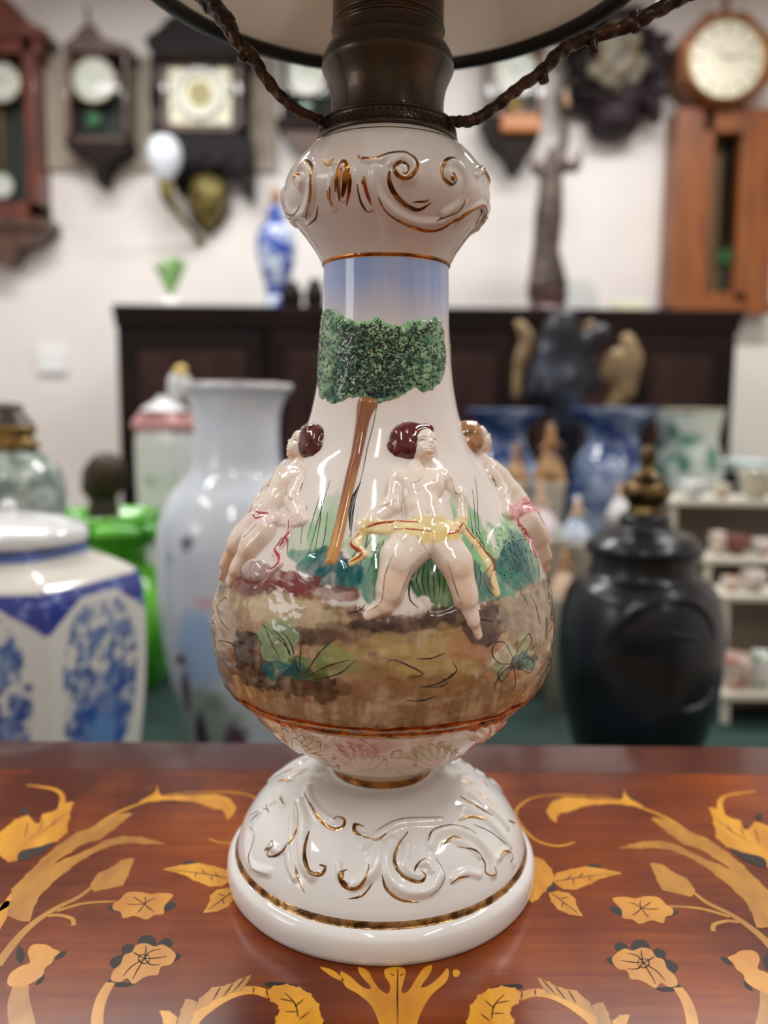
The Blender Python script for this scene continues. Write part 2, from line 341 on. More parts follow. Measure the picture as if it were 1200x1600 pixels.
# lower acanthus spray
both('inlaid_leaf', [(26, 1092), (40, 1030), (70, 990), (110, 966), (160, 954), (210, 962), (240, 985), (222, 1018), (192, 1046), (205, 1085), (212, 1140), (140, 1200), (60, 1180), (30, 1150)], IL, 0, jag=.0007)
both('scorched_petal', [(120, 962), (160, 948), (230, 945), (240, 960), (180, 966)], ID, 0, h=.00008)
bstem([(225, 996), (290, 978), (370, 992), (450, 1034), (530, 1100), (580, 1200)], [8, 9, 10, 11, 12, 14], IL)
both('inlaid_leaf', [(298, 920), (345, 938), (392, 960), (450, 972), (500, 1016), (530, 1070), (470, 1035), (400, 1000), (335, 978)], IM, 0, h=.00014, jag=.0006)
both('inlaid_leaf', [(516, 1030), (555, 1018), (575, 1060), (590, 1110), (560, 1160), (535, 1090)], IM, 0, jag=.0005)
both('inlaid_leaf', [(595, 1092), (622, 1068), (658, 1066), (645, 1110), (610, 1160)], IL, 0, jag=.0005)
for q in ([(120, 1080), (130, 1030), (170, 985)], [(130, 1040), (95, 1010)], [(140, 1020), (190, 1010)], [(115, 1090), (75, 1060)], [(125, 1060), (170, 1060)], [(320, 930), (370, 985)], [(370, 955), (410, 1005)], [(420, 970), (450, 1020)], [(240, 975), (236, 1005)], [(290, 968), (292, 990)]): vein(q)
# right-hand flowers
for q in ([(1014, 838), (1040, 842), (1060, 870), (1032, 862)], [(1105, 930), (1130, 950), (1140, 972), (1112, 956)], [(1180, 850), (1200, 820), (1215, 860), (1195, 890)]): both('scorched_petal', q, ID, 0, h=.00008)
both('inlaid_flower', [(1042, 842), (1068, 830), (1096, 814), (1148, 816), (1168, 846), (1160, 884), (1196, 900), (1240, 930), (1250, 975), (1200, 982), (1150, 962), (1112, 934), (1102, 906), (1075, 885), (1064, 862)], IR, 0)
bstem([(1200, 975), (1210, 1040), (1200, 1120), (1180, 1220)], [12, 16, 18, 18], IM)
both('inlaid_flower', [(972, 258), (1006, 262), (1040, 290), (1090, 306), (1112, 344), (1150, 312), (1200, 330), (1260, 380), (1290, 440), (1230, 492), (1150, 470), (1100, 430), (1040, 408), (1000, 372), (990, 318)], IL, 0, h=.00016, jag=.0009)
for q in ([(1000, 300), (1060, 350), (1150, 400)], [(1040, 320), (1060, 350)], [(1090, 330), (1110, 375)], [(1150, 340), (1165, 400)]): vein(q)
both('scorched_petal', [(1050, 414), (1100, 430), (1180, 450), (1195, 486), (1150, 480), (1090, 450)], ID, 0, h=.00018); both('scorched_petal', [(1150, 300), (1160, 280), (1178, 285), (1172, 306)], ID, 0, h=.00018)
bstem([(1150, 192), (1090, 198), (1035, 210), (1012, 236), (1020, 285)], [2, 4, 5, 6, 8], IL)
# more of the pattern, beyond the frame
bstem([(1230, 650), (1330, 700), (1450, 690), (1540, 620)], [10, 9, 7, 3], IM); both('inlaid_leaf', [(1290, 760), (1340, 740), (1420, 780), (1480, 860), (1400, 850), (1330, 820)], IM, 0, jag=.0006)
# central palmette in front of the foot
both('inlaid_palmette', [(465, 490), (432, 412), (380, 366), (334, 338), (316, 285), (350, 300), (402, 344), (432, 344), (392, 296), (384, 268), (418, 280), (442, 322), (470, 356), (497, 366), (502, 332), (484, 302), (484, 276), (524, 266), (560, 276), (556, 312), (545, 362), (572, 356), (600, 312), (628, 272), (660, 260), (652, 292), (618, 342), (652, 334), (692, 300), (716, 272), (724, 292), (710, 326), (660, 370), (622, 430), (602, 490), (600, 560), (470, 560)], IL, 0, conv=c7, mirror=False)
both('inlaid_petal', [(738, 282), (752, 276), (766, 286), (758, 302), (742, 302)], IL, 0, conv=c7, mirror=False)
both('inlaid_petal', [(240, 268), (290, 280), (330, 318), (290, 306)], IL, 0, conv=c7, mirror=False)
vein([(532, 275), (530, 380), (532, 480)], c7, mirror=False); vein([(555, 292), (540, 300)], c7, mirror=False); vein([(505, 292), (520, 300)], c7, mirror=False)
def strips_mesh(SS, z):
    V = []; Fc = []
    for S_ in SS:
        n = len(S_)//2; b = len(V); V += [(p[0], p[1], z) for p in S_]
        for i in range(n-1): Fc.append([b+i, b+i+1, b+2*n-2-i, b+2*n-1-i][::-1])
    return mesh(V, Fc)
link('saw_cut_veins', strips_mesh(VEINS, .00022), IV, tb, False)['kind'] = 'stuff'
# ================================================================= the lamp: surfaces of revolution
class Surf:
    def __init__(s, knots, n=24):
        p = catmull(knots, n); L = np.r_[0, np.cumsum(np.hypot(*np.diff(p, axis=0).T))]
        s.L = L[-1]; s.m = np.linspace(0, s.L, 1200); s.r = np.interp(s.m, L, p[:, 0]); s.z = np.interp(s.m, L, p[:, 1])
        s.dr = np.gradient(s.r, s.m); s.dz = np.gradient(s.z, s.m); s.lay = []
    def R(s, m): return np.interp(m, s.m, s.r)
    def P(s, th, m, h=0):
        r = np.interp(m, s.m, s.r); z = np.interp(m, s.m, s.z); nr = np.interp(m, s.m, s.dz); nz = -np.interp(m, s.m, s.dr)
        r = r+nr*h; z = z+nz*h; return np.stack([r*np.sin(th), -r*np.cos(th), z], -1)
    def N(s, th, m):
        nr = np.interp(m, s.m, s.dz); nz = -np.interp(m, s.m, s.dr); return np.stack([nr*np.sin(th), -nr*np.cos(th), nz], -1)
    def S(s, px, py):
        d = ray(px, py); t = np.linspace(.2, .6, 4000); Q = CP[None]+d[None]*t[:, None]
        rr = np.hypot(Q[:, 0], Q[:, 1]); zz = Q[:, 2]; g = rr-np.interp(zz, s.z, s.r, left=-1, right=-1)
        ok = np.where((g[1:] <= 0) & (g[:-1] > 0) & (zz[1:] > s.z[0]) & (zz[1:] < s.z[-1]))[0]
        i = ok[0]+1 if len(ok) else int(np.argmin(np.where((zz > s.z[0]) & (zz < s.z[-1]), g, 9)))
        q = Q[i]; return math.atan2(q[0], -q[1]), float(np.interp(q[2], s.z, s.m))
    def hgt(s, th, m):
        h = np.zeros(np.broadcast(th, m).shape)
        for (T, Mm, H) in s.lay:
            x = np.interp(th, T, np.arange(len(T)), left=-1, right=-1); y = np.interp(m, Mm, np.arange(len(Mm)), left=-1, right=-1)
            ok = (x >= 0) & (y >= 0); xi = np.clip(x.astype(int), 0, len(T)-2); yi = np.clip(y.astype(int), 0, len(Mm)-2); fx = x-xi; fy = y-yi
            v = (H[yi, xi]*(1-fx)+H[yi, xi+1]*fx)*(1-fy)+(H[yi+1, xi]*(1-fx)+H[yi+1, xi+1]*fx)*fy
            h = np.where(ok, np.maximum(h, v), h)
        return h
def thetas(nf, nb, lim=1.75):
    a = np.linspace(-lim, lim, nf); b = np.linspace(lim, 2*math.pi-lim, nb+2)[1:-1]; b = np.where(b > math.pi, b-2*math.pi, b)
    lo = np.sort(b[b < -lim]); hi = np.sort(b[b > lim]); return np.r_[lo, a, hi]
def ridges(T, Mm, R, RL):
    """RL: list of (path[(th,m)], halfwidth m, height m); returns the relief grid"""
    H = np.zeros((len(Mm), len(T)))
    for path, wd, ht in RL:
        P = catmull(path, 5); wd = np.atleast_1d(wd); W = np.interp(np.linspace(0, 1, len(P)), np.linspace(0, 1, len(wd)), wd); wm = W.max(); rm = R.min()
        j = np.where((T > P[:, 0].min()-wm/rm) & (T < P[:, 0].max()+wm/rm))[0]; i = np.where((Mm > P[:, 1].min()-wm) & (Mm < P[:, 1].max()+wm))[0]
        if not len(i) or not len(j): continue
        j0, j1, i0, i1 = j[0], j[-1]+1, i[0], i[-1]+1
        tt = T[None, j0:j1]; mm = Mm[i0:i1, None]; rr = R[i0:i1, None]; best = np.full((i1-i0, j1-j0), 9.)
        for k in range(len(P)-1):
            ax = (tt-P[k, 0])*rr; ay = mm-P[k, 1]+0*tt; bx = (P[k+1, 0]-P[k, 0])*rr; by = P[k+1, 1]-P[k, 1]
            u = np.clip((ax*bx+ay*by)/(bx*bx+by*by+1e-12), 0, 1); d = np.hypot(ax-u*bx, ay-u*by)/W[k]; best = np.minimum(best, d)
        b = np.where(best < 1, ht*(.5+.5*np.cos(math.pi*best)), 0); H[i0:i1, j0:j1] = np.maximum(H[i0:i1, j0:j1], b)
    return H
def ribbon_geo(s, path, wd, lift=.00025, n=6, cross=5):
    P = catmull(path, n); th, m = P[:, 0], P[:, 1]; wd = np.atleast_1d(wd)
    W = np.interp(np.linspace(0, 1, len(P)), np.linspace(0, 1, len(wd)), wd)
    R = s.R(m); dx = np.gradient(th)*R; dy = np.gradient(m); L = np.hypot(dx, dy)+1e-12; nx, ny = -dy/L, dx/L
    V = []
    for k in range(cross):
        x = -1+2*k/(cross-1); t2 = th+nx*W*x/R; m2 = np.clip(m+ny*W*x, 0, s.L)
        V.append(s.P(t2, m2, s.hgt(t2, m2)+lift*(1-x*x)+.00006-.0001*abs(x)))
    V = np.stack(V, 1).reshape(-1, 3); return V, grid_faces(len(P), cross)[:, ::-1]
def ribbon(name, s, path, wd, m, parent, lift=.00025, n=6):
    V, Fc = ribbon_geo(s, path, wd, lift, n); return link(name, mesh(V, Fc), m, parent)
def ribbons(name, s, paths, m, parent, lift=.00012, n=4, kind=None):
    V = []; Fc = []; b = 0
    for path, wd in paths:
        v, f = ribbon_geo(s, path, wd, lift, n, 5 if np.max(wd) > .0003 else 3); V.append(v); Fc.append(f+b); b += len(v)
    o = link(name, mesh(np.vstack(V), np.vstack(Fc)), m, parent)
    if kind: o['kind'] = kind
    return o
def ring(name, s, m0, wd, m, parent, lift=.0003):
    th = np.linspace(-math.pi, math.pi, 241); V = []
    for k in range(7):
        x = -1+k/3; mm = np.clip(m0+x*wd, 0, s.L); V.append(s.P(th, mm+0*th, s.hgt(th, mm+0*th)+lift*(1-x*x)+.00004))
    V = np.stack(V, 0).reshape(-1, 3); return link(name, mesh(V, grid_faces(7, 241)), m, parent)
def surf_mesh(name, s, T, Mm, H, colors, parent, mtl=None):
    TT, MM = np.meshgrid(T, Mm); V = s.P(TT, MM, H).reshape(-1, 3); me = mesh(V, grid_faces(len(Mm), len(T), True))
    if colors is not None: paint(me, colors.reshape(-1, 3))
    return link(name, me, mtl or GLAZE, parent)
def PX(s, pts, f=None): return [s.S(*(f(p) if f else p)) for p in pts]
def mixc(A, c, a):
    a = np.clip(a, 0, 1)[..., None]; return A*(1-a)+lin(c)*a
MM = .00029      # metres per photo pixel on the lamp's front
lamp = empty('table_lamp', (0, 0, 0), 'white porcelain table lamp painted with putti, standing on inlaid table', 'lamp')

# ---- foot
foot = Surf([(.0832, .0004), (.0845, .003), (.0850, .008), (.0844, .0125), (.0826, .0152), (.0808, .0163), (.0795, .0172), (.0782, .0232), (.0745, .0315), (.068, .0405), (.059, .0475), (.048, .0530), (.0375, .0560), (.0295, .0576), (.0272, .0596)])
T = thetas(620, 160); Mm = np.linspace(0, foot.L, 210); Rm = foot.R(Mm)
c5 = lambda p: (340+p[0]/2.353, 1180+p[1]/2.353)
FR = [([(330, 120), (340, 170), (375, 215), (430, 245)], 13, 1.5), ([(300, 170), (318, 240), (312, 330), (322, 400), (350, 440)], 15, 2.2), ([(160, 210), (120, 270), (110, 350), (130, 410), (190, 430)], 12, 1.6), ([(200, 335), (235, 350), (275, 290), (280, 210)], 12, 1.8), ([(265, 300), (262, 390), (285, 450)], 9, 1.4),
      ([(540, 330), (585, 300), (660, 255), (740, 245), (820, 245)], 13, 1.8), ([(600, 330), (590, 390), (560, 440), (500, 475)], 14, 2.2), ([(640, 320), (620, 390), (640, 460), (700, 500), (780, 490), (815, 440)], 15, 2.3), ([(700, 330), (690, 390), (710, 430), (740, 440)], 11, 1.8), ([(740, 400), (770, 395), (790, 425)], 9, 1.6),
      ([(500, 260), (510, 290), (545, 300)], 9, 1.4), ([(780, 330), (800, 290), (870, 275), (950, 310), (1000, 370), (1010, 430)], 14, 2.1), ([(860, 310), (920, 330), (960, 370)], 9, 1.2), ([(900, 200), (960, 220), (1030, 280), (1070, 330)], 12, 1.6), ([(930, 150), (1000, 200), (1060, 260)], 11, 1.5), ([(865, 455), (910, 430), (960, 440)], 10, 1.2), ([(1030, 380), (1060, 350), (1085, 400)], 9, 1.3), ([(200, 180), (230, 165), (240, 190)], 9, 1.2), ([(210, 110), (280, 80), (320, 55)], 10, 1.2), ([(445, 400), (455, 450), (500, 470)], 10, 1.6)]
RL = []
for p, wd, ht in FR:
    q = PX(foot, p, c5); RL.append((q, wd*MM*1.05, ht*.0011)); RL += [([(t+math.pi*g, m) for t, m in q], wd*MM, ht*.0008) for g in (1, -1)]
H = ridges(T, Mm, Rm, RL); foot.lay.append((T, Mm, H))
TT, MG = np.meshgrid(T, Mm); Cc = np.tile(lin((230, 229, 227)), (len(Mm), len(T), 1))
o_foot = surf_mesh('foot', foot, T, Mm, H, Cc, lamp)
FG = [([(320, 140), (345, 190), (375, 235), (420, 270), (460, 262), (466, 238), (442, 226), (428, 245)], 2.6), ([(338, 280), (325, 370), (345, 430), (380, 437), (396, 412), (375, 402)], 3), ([(285, 400), (300, 460), (322, 508)], 1.6), ([(125, 265), (135, 300), (120, 370), (142, 420), (190, 440)], .9), ([(200, 312), (212, 338), (185, 352), (190, 372), (240, 358), (288, 290), (300, 220), (290, 180)], 1.6),
      ([(172, 350), (195, 330), (200, 312)], 3), ([(232, 148), (246, 186)], 2), ([(178, 180), (190, 212)], 1.6), ([(530, 300), (505, 285), (508, 256), (540, 262)], 3), ([(530, 300), (580, 315), (622, 290)], 1.4), ([(580, 280), (640, 250), (700, 236), (770, 235), (830, 228)], 1.7), ([(700, 280), (665, 330), (650, 390), (680, 440), (740, 466), (764, 442), (742, 422)], 2.6),
      ([(720, 430), (735, 400), (762, 380)], 1.6), ([(800, 375), (832, 430), (820, 480), (780, 515)], .8), ([(605, 440), (620, 490), (670, 530), (740, 540)], 2.2), ([(475, 420), (450, 436), (458, 472), (484, 490), (522, 485), (550, 440), (556, 400)], 2.6), ([(462, 425), (458, 455), (480, 478)], 3.4), ([(480, 528), (532, 515), (570, 470)], 1.5), ([(770, 320), (790, 280), (850, 260), (910, 266), (950, 290)], 1.8),
      ([(830, 328), (868, 302), (905, 315)], 2.6), ([(880, 335), (940, 350), (980, 390), (985, 430), (1012, 440), (1005, 410)], 1.6), ([(855, 475), (880, 452), (925, 445)], 1.8), ([(890, 150), (940, 180), (1010, 222)], 2.8), ([(885, 240), (930, 226), (980, 240)], 2.4), ([(940, 255), (1000, 280), (1060, 330)], 1.1), ([(1030, 390), (1042, 355), (1074, 362), (1075, 395)], 1.8), ([(950, 130), (1000, 170), (1030, 200)], 1.6), ([(1068, 240), (1095, 250)], 1.8), ([(120, 222), (160, 200), (182, 200)], 1), ([(215, 104), (285, 90)], 2), ([(280, 62), (322, 46)], 1.6), ([(130, 250), (160, 215)], 1)]
for p, wd in FG:
    q = PX(foot, p, c5); wv = np.array([.3, 1, 1.1, .9, .3])*wd*MM*1.2
    for d in (0, math.pi): ribbon('gold_scroll', foot, [(t+d, m) for t, m in q], wv, GOLD2 if wd > 1.2 else INK2, o_foot, .0002)
m_at = lambda s, z: float(np.interp(z, s.z, s.m))
ring('gold_band', foot, m_at(foot, .0176), .0019, GOLD2, lamp, .0004)

# ---- bowl under the belly
bowl = Surf([(.0275, .0588), (.0276, .0622), (.0305, .0645), (.0365, .0690), (.0455, .0755), (.0565, .0840), (.0665, .0935), (.0745, .1025), (.0798, .1085), (.0825, .1118)])
T = thetas(420, 120); Mm = np.linspace(0, bowl.L, 130); Rm = bowl.R(Mm); RL = []
c4 = lambda p: (320+p[0]/2.143, 900+p[1]/2.143)
leafs = []
for cx, cy, sgn in ((790, 640, 1), (520, 650, -1), (300, 590, -1), (985, 560, 1)):
    for k in range(9):
        a = math.radians(-82+k*20.5); L = 88+18*math.sin(k*.9); w_ = [(cx, cy), (cx+L*.55*math.sin(a), cy-L*.45*math.cos(a)), (cx+L*math.sin(a), cy-L*.9*math.cos(a)-6)]
        leafs.append(w_)
for q_ in leafs: q = PX(bowl, q_, c4); RL.append((q, 10*MM, .0011)); RL += [([(t+math.pi*g, m) for t, m in q], 10*MM, .001) for g in (1, -1)]
H = ridges(T, Mm, Rm, RL); bowl.lay.append((T, Mm, H)); TT, MG = np.meshgrid(T, Mm); A = TT*.06
Cc = np.tile(lin((238, 226, 212)), (len(Mm), len(T), 1)); nz = fbm(A*90, MG*90, 3)
def blobs(s, Cc, TT, MG, BL, seed=0, per=None):
    Rg = np.interp(MG, s.m, s.r); nn = fbm(TT*.085*160, MG*160, 40+seed, 4)-.5; n2 = fbm(TT*.085*260, MG*110, 60+seed, 3)-.5
    for px, py, rx, ry, col, al, soft in BL:
        th, m = s.S(px, py); ct = max(math.cos(th), .35)
        for d in ([0] if per is None else [0, per, -per]):
            dx = (TT-th-d)*Rg/(rx*MM/ct); dy = (MG-m)/(ry*MM); q = np.hypot(dx, dy)+nn*1.1
            e_ = np.clip((1-q)/(soft*.4), 0, 1); Cc = mixc(Cc, col, al*e_*(.82+.9*n2)+.35*al*np.exp(-((q-.9)/.07)**2))
    return Cc
Cc = blobs(bowl, Cc, TT, MG, [(560, 1165, 62, 38, (214, 152, 146), .85, .5), (690, 1170, 62, 34, (196, 196, 140), .85, .6), (455, 1150, 50, 30, (200, 200, 150), .8, .6), (480, 1190, 60, 22, (206, 204, 160), .6, .5), (620, 1200, 60, 16, (206, 200, 140), .7, .6), (800, 1130, 40, 40, (222, 160, 130), .8, .6), (390, 1110, 30, 30, (228, 160, 130), .7, .6)], 5, math.pi)
Cc = mixc(Cc, (226, 214, 176), .5*np.clip(1-MG/.02, 0, 1))
o_bowl = surf_mesh('bowl', bowl, T, Mm, H, Cc, lamp)
for i, q_ in enumerate(leafs):
    if i % 9 in (8,): continue
    tip = q_[2]; nx = leafs[i+1][2] if i % 9 < 8 else tip
    mid = ((tip[0]+nx[0])/2, (tip[1]+nx[1])/2+16)
    ribbon('gold_scroll', bowl, PX(bowl, [(tip[0]-6, tip[1]+14), tip, (tip[0]+8, tip[1]+8), mid], c4), np.array([.3, 1, .3])*.95*MM, GOLD, o_bowl, .00015)
for p in ([(400, 545), (445, 520), (520, 545), (580, 588)], [(625, 610), (630, 590), (660, 585), (650, 610)], [(155, 440), (180, 480), (210, 520), (280, 560)], [(300, 535), (330, 555), (380, 600), (410, 620)], [(640, 655), (700, 668), (760, 640)], [(330, 560), (350, 590), (400, 600)]):
    ribbon('gold_scroll', bowl, PX(bowl, p, c4), np.array([.3, 1, .4])*1.1*MM, GOLD, o_bowl, .00015)
ring('gold_band', bowl, .0026, .0026, GOLD, lamp, .0006); ring('gold_band', bowl, bowl.L-.0029, .0028, GOLD, lamp, .0005)

# ---- belly and neck, all painted
body = Surf([(.0825, .1115), (.0862, .119), (.0895, .131), (.0902, .1435), (.0882, .160), (.0833, .1765), (.0760, .192), (.0665, .2075), (.0560, .2225), (.0465, .2350), (.0398, .2495), (.0358, .2670), (.0338, .285), (.0328, .301), (.0322, .3275)])
T = thetas(860, 190, 1.8); Mm = np.linspace(0, body.L, 540); Rm = body.R(Mm); TT, MG = np.meshgrid(T, Mm); ZG = np.interp(MG, body.m, body.z)
B = lambda x, y: body.S(x, y)
PER = math.pi
ground = [(338, 912), (360, 900), (420, 906), (480, 920), (540, 945), (600, 962), (680, 952), (740, 940), (780, 935), (830, 915), (868, 890)]
gq = np.array([B(x, y) for x, y in ground]); gth = gq[:, 0]; gm = gq[:, 1]
def gline(th):
    t = (th+math.pi) % (2*math.pi)-math.pi; f = np.interp(t, gth, gm); bk = gm[-1]+.004*np.sin(3*t)
    edge = np.clip((np.abs(t)-1.35)/.25, 0, 1); return f*(1-edge)+bk*edge
# relief: earth band stands proud and is lumpy
nlo = fbm(TT*.088*70, MG*110, 9, 3); nmid = fbm(TT*.088*160, MG*160, 21, 4); nst = fbm(TT*.088*240, MG*90, 33, 4); nfi = fbm(TT*.088*520, MG*520, 35, 3); nvt = fbm(TT*.088*420, MG*60, 37, 4)
gl = gline(TT)+(fbm(TT*.088*130, MG*0+.5, 5, 3)-.5)*.006
inside = np.clip((gl-MG)/.0025, 0, 1)
H = inside*(.0009+.0022*(nlo-.5)+.00035*(nmid-.5))*np.clip(MG/.004, 0, 1)
# low cushions of bushes/tufts in relief
def cush(px, py, rx, ry, h):
    th, m = B(px, py); ct = max(math.cos(th), .4); out = 0
    for d in (0, PER, -PER):
        q = ((TT-th-d)*Rm[:, None]/(rx*MM/ct))**2+((MG-m)/(ry*MM))**2; out = np.maximum(out, h*np.clip(1-q, 0, 1)**.7)
    return out
for a in ((812, 868, 48, 62, .0022), (682, 905, 34, 52, .0013), (500, 890, 40, 26, .001), (590, 895, 30, 34, .001), (742, 870, 26, 60, .0009), (395, 893, 26, 22, .003)): H = np.maximum(H, cush(*a))

body.lay.append((T, Mm, H))
# colour
Cc = np.tile(lin((230, 222, 216)), (len(Mm), len(T), 1))
sky = np.clip((ZG-.276)/.012, 0, 1); Cc = mixc(Cc, (226, 214, 206), sky*.6)
sky2 = np.clip((ZG-(.291+.012*(fbm(TT*1.2, MG*0, 8, 2)-.5)))/.028, 0, 1)*(.65+.5*fbm(TT*.035*330, MG*12, 12, 3)); Cc = mixc(Cc, (150, 172, 220), sky2*1.05)
wash = np.clip((nlo-.5)*2, 0, 1)*np.clip((.22-ZG)/.05, 0, 1); Cc = mixc(Cc, (226, 212, 196), wash*.4)
def bb(BL, seed): 
    global Cc
    Cc = blobs(body, Cc, TT, MG, BL, seed, PER)
G1 = (148, 196, 146); G2 = (44, 134, 112); G3 = (8, 88, 92); G4 = (54, 112, 60)
bb([(505, 830, 26, 66, G1, .75, .7), (470, 840, 26, 40, G1, .5, .7), (590, 850, 46, 46, G1, .75, .7), (570, 900, 46, 34, G2, .85, .5), (600, 890, 26, 40, G4, .7, .6), (500, 880, 40, 24, G3, .95, .5), (535, 900, 44, 26, G3, .9, .5), (470, 868, 22, 16, G2, .8, .6),
    (740, 830, 24, 76, G1, .9, .6), (748, 880, 24, 66, (112, 168, 120), .8, .6), (742, 905, 24, 40, G3, .7, .6), (682, 900, 38, 60, G4, 1, .4), (690, 920, 34, 36, (78, 112, 50), .7, .6), (670, 890, 16, 40, (52, 104, 66), .7, .5),
    (806, 860, 54, 62, G1, 1, .4), (820, 880, 46, 46, (96, 158, 128), .8, .6), (806, 885, 34, 46, G3, .95, .6), (790, 915, 30, 30, G2, .9, .5), (800, 850, 18, 26, (30, 92, 110), .7, .7), (372, 890, 16, 40, (92, 138, 100), .8, .6), (357, 880, 10, 34, (40, 60, 50), .8, .6)], 1)
earth = np.clip((gl-MG)/.0012, 0, 1); base = mixc(np.tile(lin((156, 128, 96)), (len(Mm), len(T), 1)), (196, 172, 136), np.clip((nst-.42)*4, 0, 1)*.8)
base = mixc(base, (128, 94, 70), np.clip((nvt-.55)*5, 0, 1)*.35)
Cc = Cc*(1-earth[..., None])+base*earth[..., None]
edge = np.clip(1-np.abs(gl-MG-.004)/.006, 0, 1); Cc = mixc(Cc, (92, 70, 66), edge*np.clip((nmid-.4)*7, 0, 1)*.9)
BR = (48, 29, 25); RB = (120, 50, 46); TN = (176, 146, 90); OC = (138, 100, 56)
bb([(420, 905, 78, 22, RB, .92, .45), (490, 925, 70, 14, RB, .8, .5), (380, 915, 40, 16, (124, 62, 62), .8, .6), (450, 955, 90, 26, (204, 188, 158), .8, .6), (395, 1020, 46, 36, BR, .95, .4), (380, 1045, 46, 26, BR, .8, .5), (440, 1000, 30, 26, (96, 66, 60), .6, .6), (490, 995, 60, 14, BR, .8, .6), (480, 1070, 60, 26, BR, .85, .5), (560, 990, 70, 22, (104, 74, 62), .75, .6), (620, 975, 90, 14, (62, 46, 44), .9, .5), (700, 965, 50, 16, (70, 50, 48), .9, .5),
    (600, 1030, 90, 36, TN, .75, .6), (700, 1030, 80, 46, TN, .8, .6), (740, 1010, 60, 26, (176, 118, 92), .7, .6), (680, 1070, 100, 20, OC, .8, .6), (600, 1075, 60, 18, (150, 112, 78), .7, .6), (760, 975, 40, 30, (72, 52, 50), .9, .4), (830, 960, 50, 50, (172, 156, 136), .8, .6), (800, 1040, 50, 26, (178, 118, 80), .8, .5), (842, 1030, 36, 36, (196, 176, 146), .8, .6), (560, 1045, 50, 18, (150, 116, 84), .6, .6), (350, 985, 24, 50, (176, 160, 140), .8, .6), (355, 1040, 16, 30, (120, 108, 104), .7, .6)], 2)
bb([(432, 1010, 30, 50, (142, 168, 120), .75, .4), (480, 1048, 36, 24, (82, 116, 66), .85, .4), (432, 1045, 26, 16, G3, .95, .4), (470, 1050, 16, 16, G3, .95, .4), (530, 1030, 34, 22, (120, 150, 90), .7, .5), (788, 1025, 22, 22, (206, 208, 180), .8, .3), (816, 1012, 12, 24, (168, 190, 140), .9, .3), (808, 1035, 20, 14, G3, .9, .4), (780, 1050, 16, 16, (120, 150, 110), .7, .4), (830, 1035, 16, 14, G2, .9, .4)], 3)
for k in range(46):   # dappled brush dabs round the whole belly
    x = -3.1+6.2*RNG.random(); m0 = .002+.045*RNG.random(); rx = .002+.007*RNG.random(); ry = .0015+.0035*RNG.random()
    q = np.hypot((TT-x)*Rm[:, None]/rx, (MG-m0)/ry)+(nmid-.5)*1.6; c = [(98, 70, 60), (150, 108, 86), (120, 92, 78), (206, 190, 160), (84, 62, 58)][k % 5]; Cc = mixc(Cc, c, .5*np.clip((1-q)/.5, 0, 1)*(MG < gl))
low = np.clip(1-(MG-.001)/.008, 0, 1); Cc = mixc(Cc, (70, 46, 36), low*np.clip((nvt-.4)*4, 0, 1)*.8)
o_body = surf_mesh('body', body, T, Mm, H, Cc, lamp)

# ---- painted ink on the belly: grass, leaf outlines, contour strokes
ink = []
def il(pts, wd=.8, d=(0,)): 
    q = PX(body, pts)
    for k in d: ink.append(([(t+k, m) for t, m in q], np.array([.35, 1, .35])*wd*1.35*MM))
for a in (([(480, 845), (492, 800), (508, 752)]), ([(484, 860), (498, 810), (516, 750)]), ([(492, 862), (500, 815), (504, 770)]), ([(500, 868), (508, 835), (512, 800)]), ([(470, 850), (474, 815), (480, 790)]), ([(508, 872), (522, 840), (530, 820)]), ([(516, 880), (524, 856), (534, 840)]), ([(562, 890), (570, 860), (582, 838)]), ([(574, 898), (584, 868), (592, 848)]), ([(584, 880), (596, 858), (600, 842)]), ([(560, 870), (572, 850), (574, 830)]), ([(596, 900), (606, 876), (602, 850)]), ([(545, 880), (556, 862), (562, 846)]),
          ([(735, 860), (738, 835), (734, 800)]), ([(744, 850), (742, 810), (738, 765)]), ([(750, 855), (746, 800), (742, 745)]), ([(757, 862), (752, 838), (744, 822)]), ([(752, 850), (746, 836), (742, 828)]), ([(760, 872), (754, 852), (748, 842)]), ([(735, 920), (736, 898), (735, 886)]), ([(748, 920), (750, 900), (746, 885)]), ([(741, 925), (742, 900), (740, 880)]), ([(354, 900), (358, 878), (366, 862)]), ([(352, 890), (356, 872), (362, 858)]), ([(360, 905), (366, 884), (372, 868)])): il(a)
for k in range(9): x = 648+k*8.5; il([(x+(660-x)*.2, 935-abs(k-4)*3), (x-6, 905), (664+(x-664)*.45, 868+abs(k-3)*2)], 1)
il([(660, 875), (642, 905), (640, 935), (654, 950)], 1.3); il([(690, 872), (706, 910), (712, 940)], 1.1)
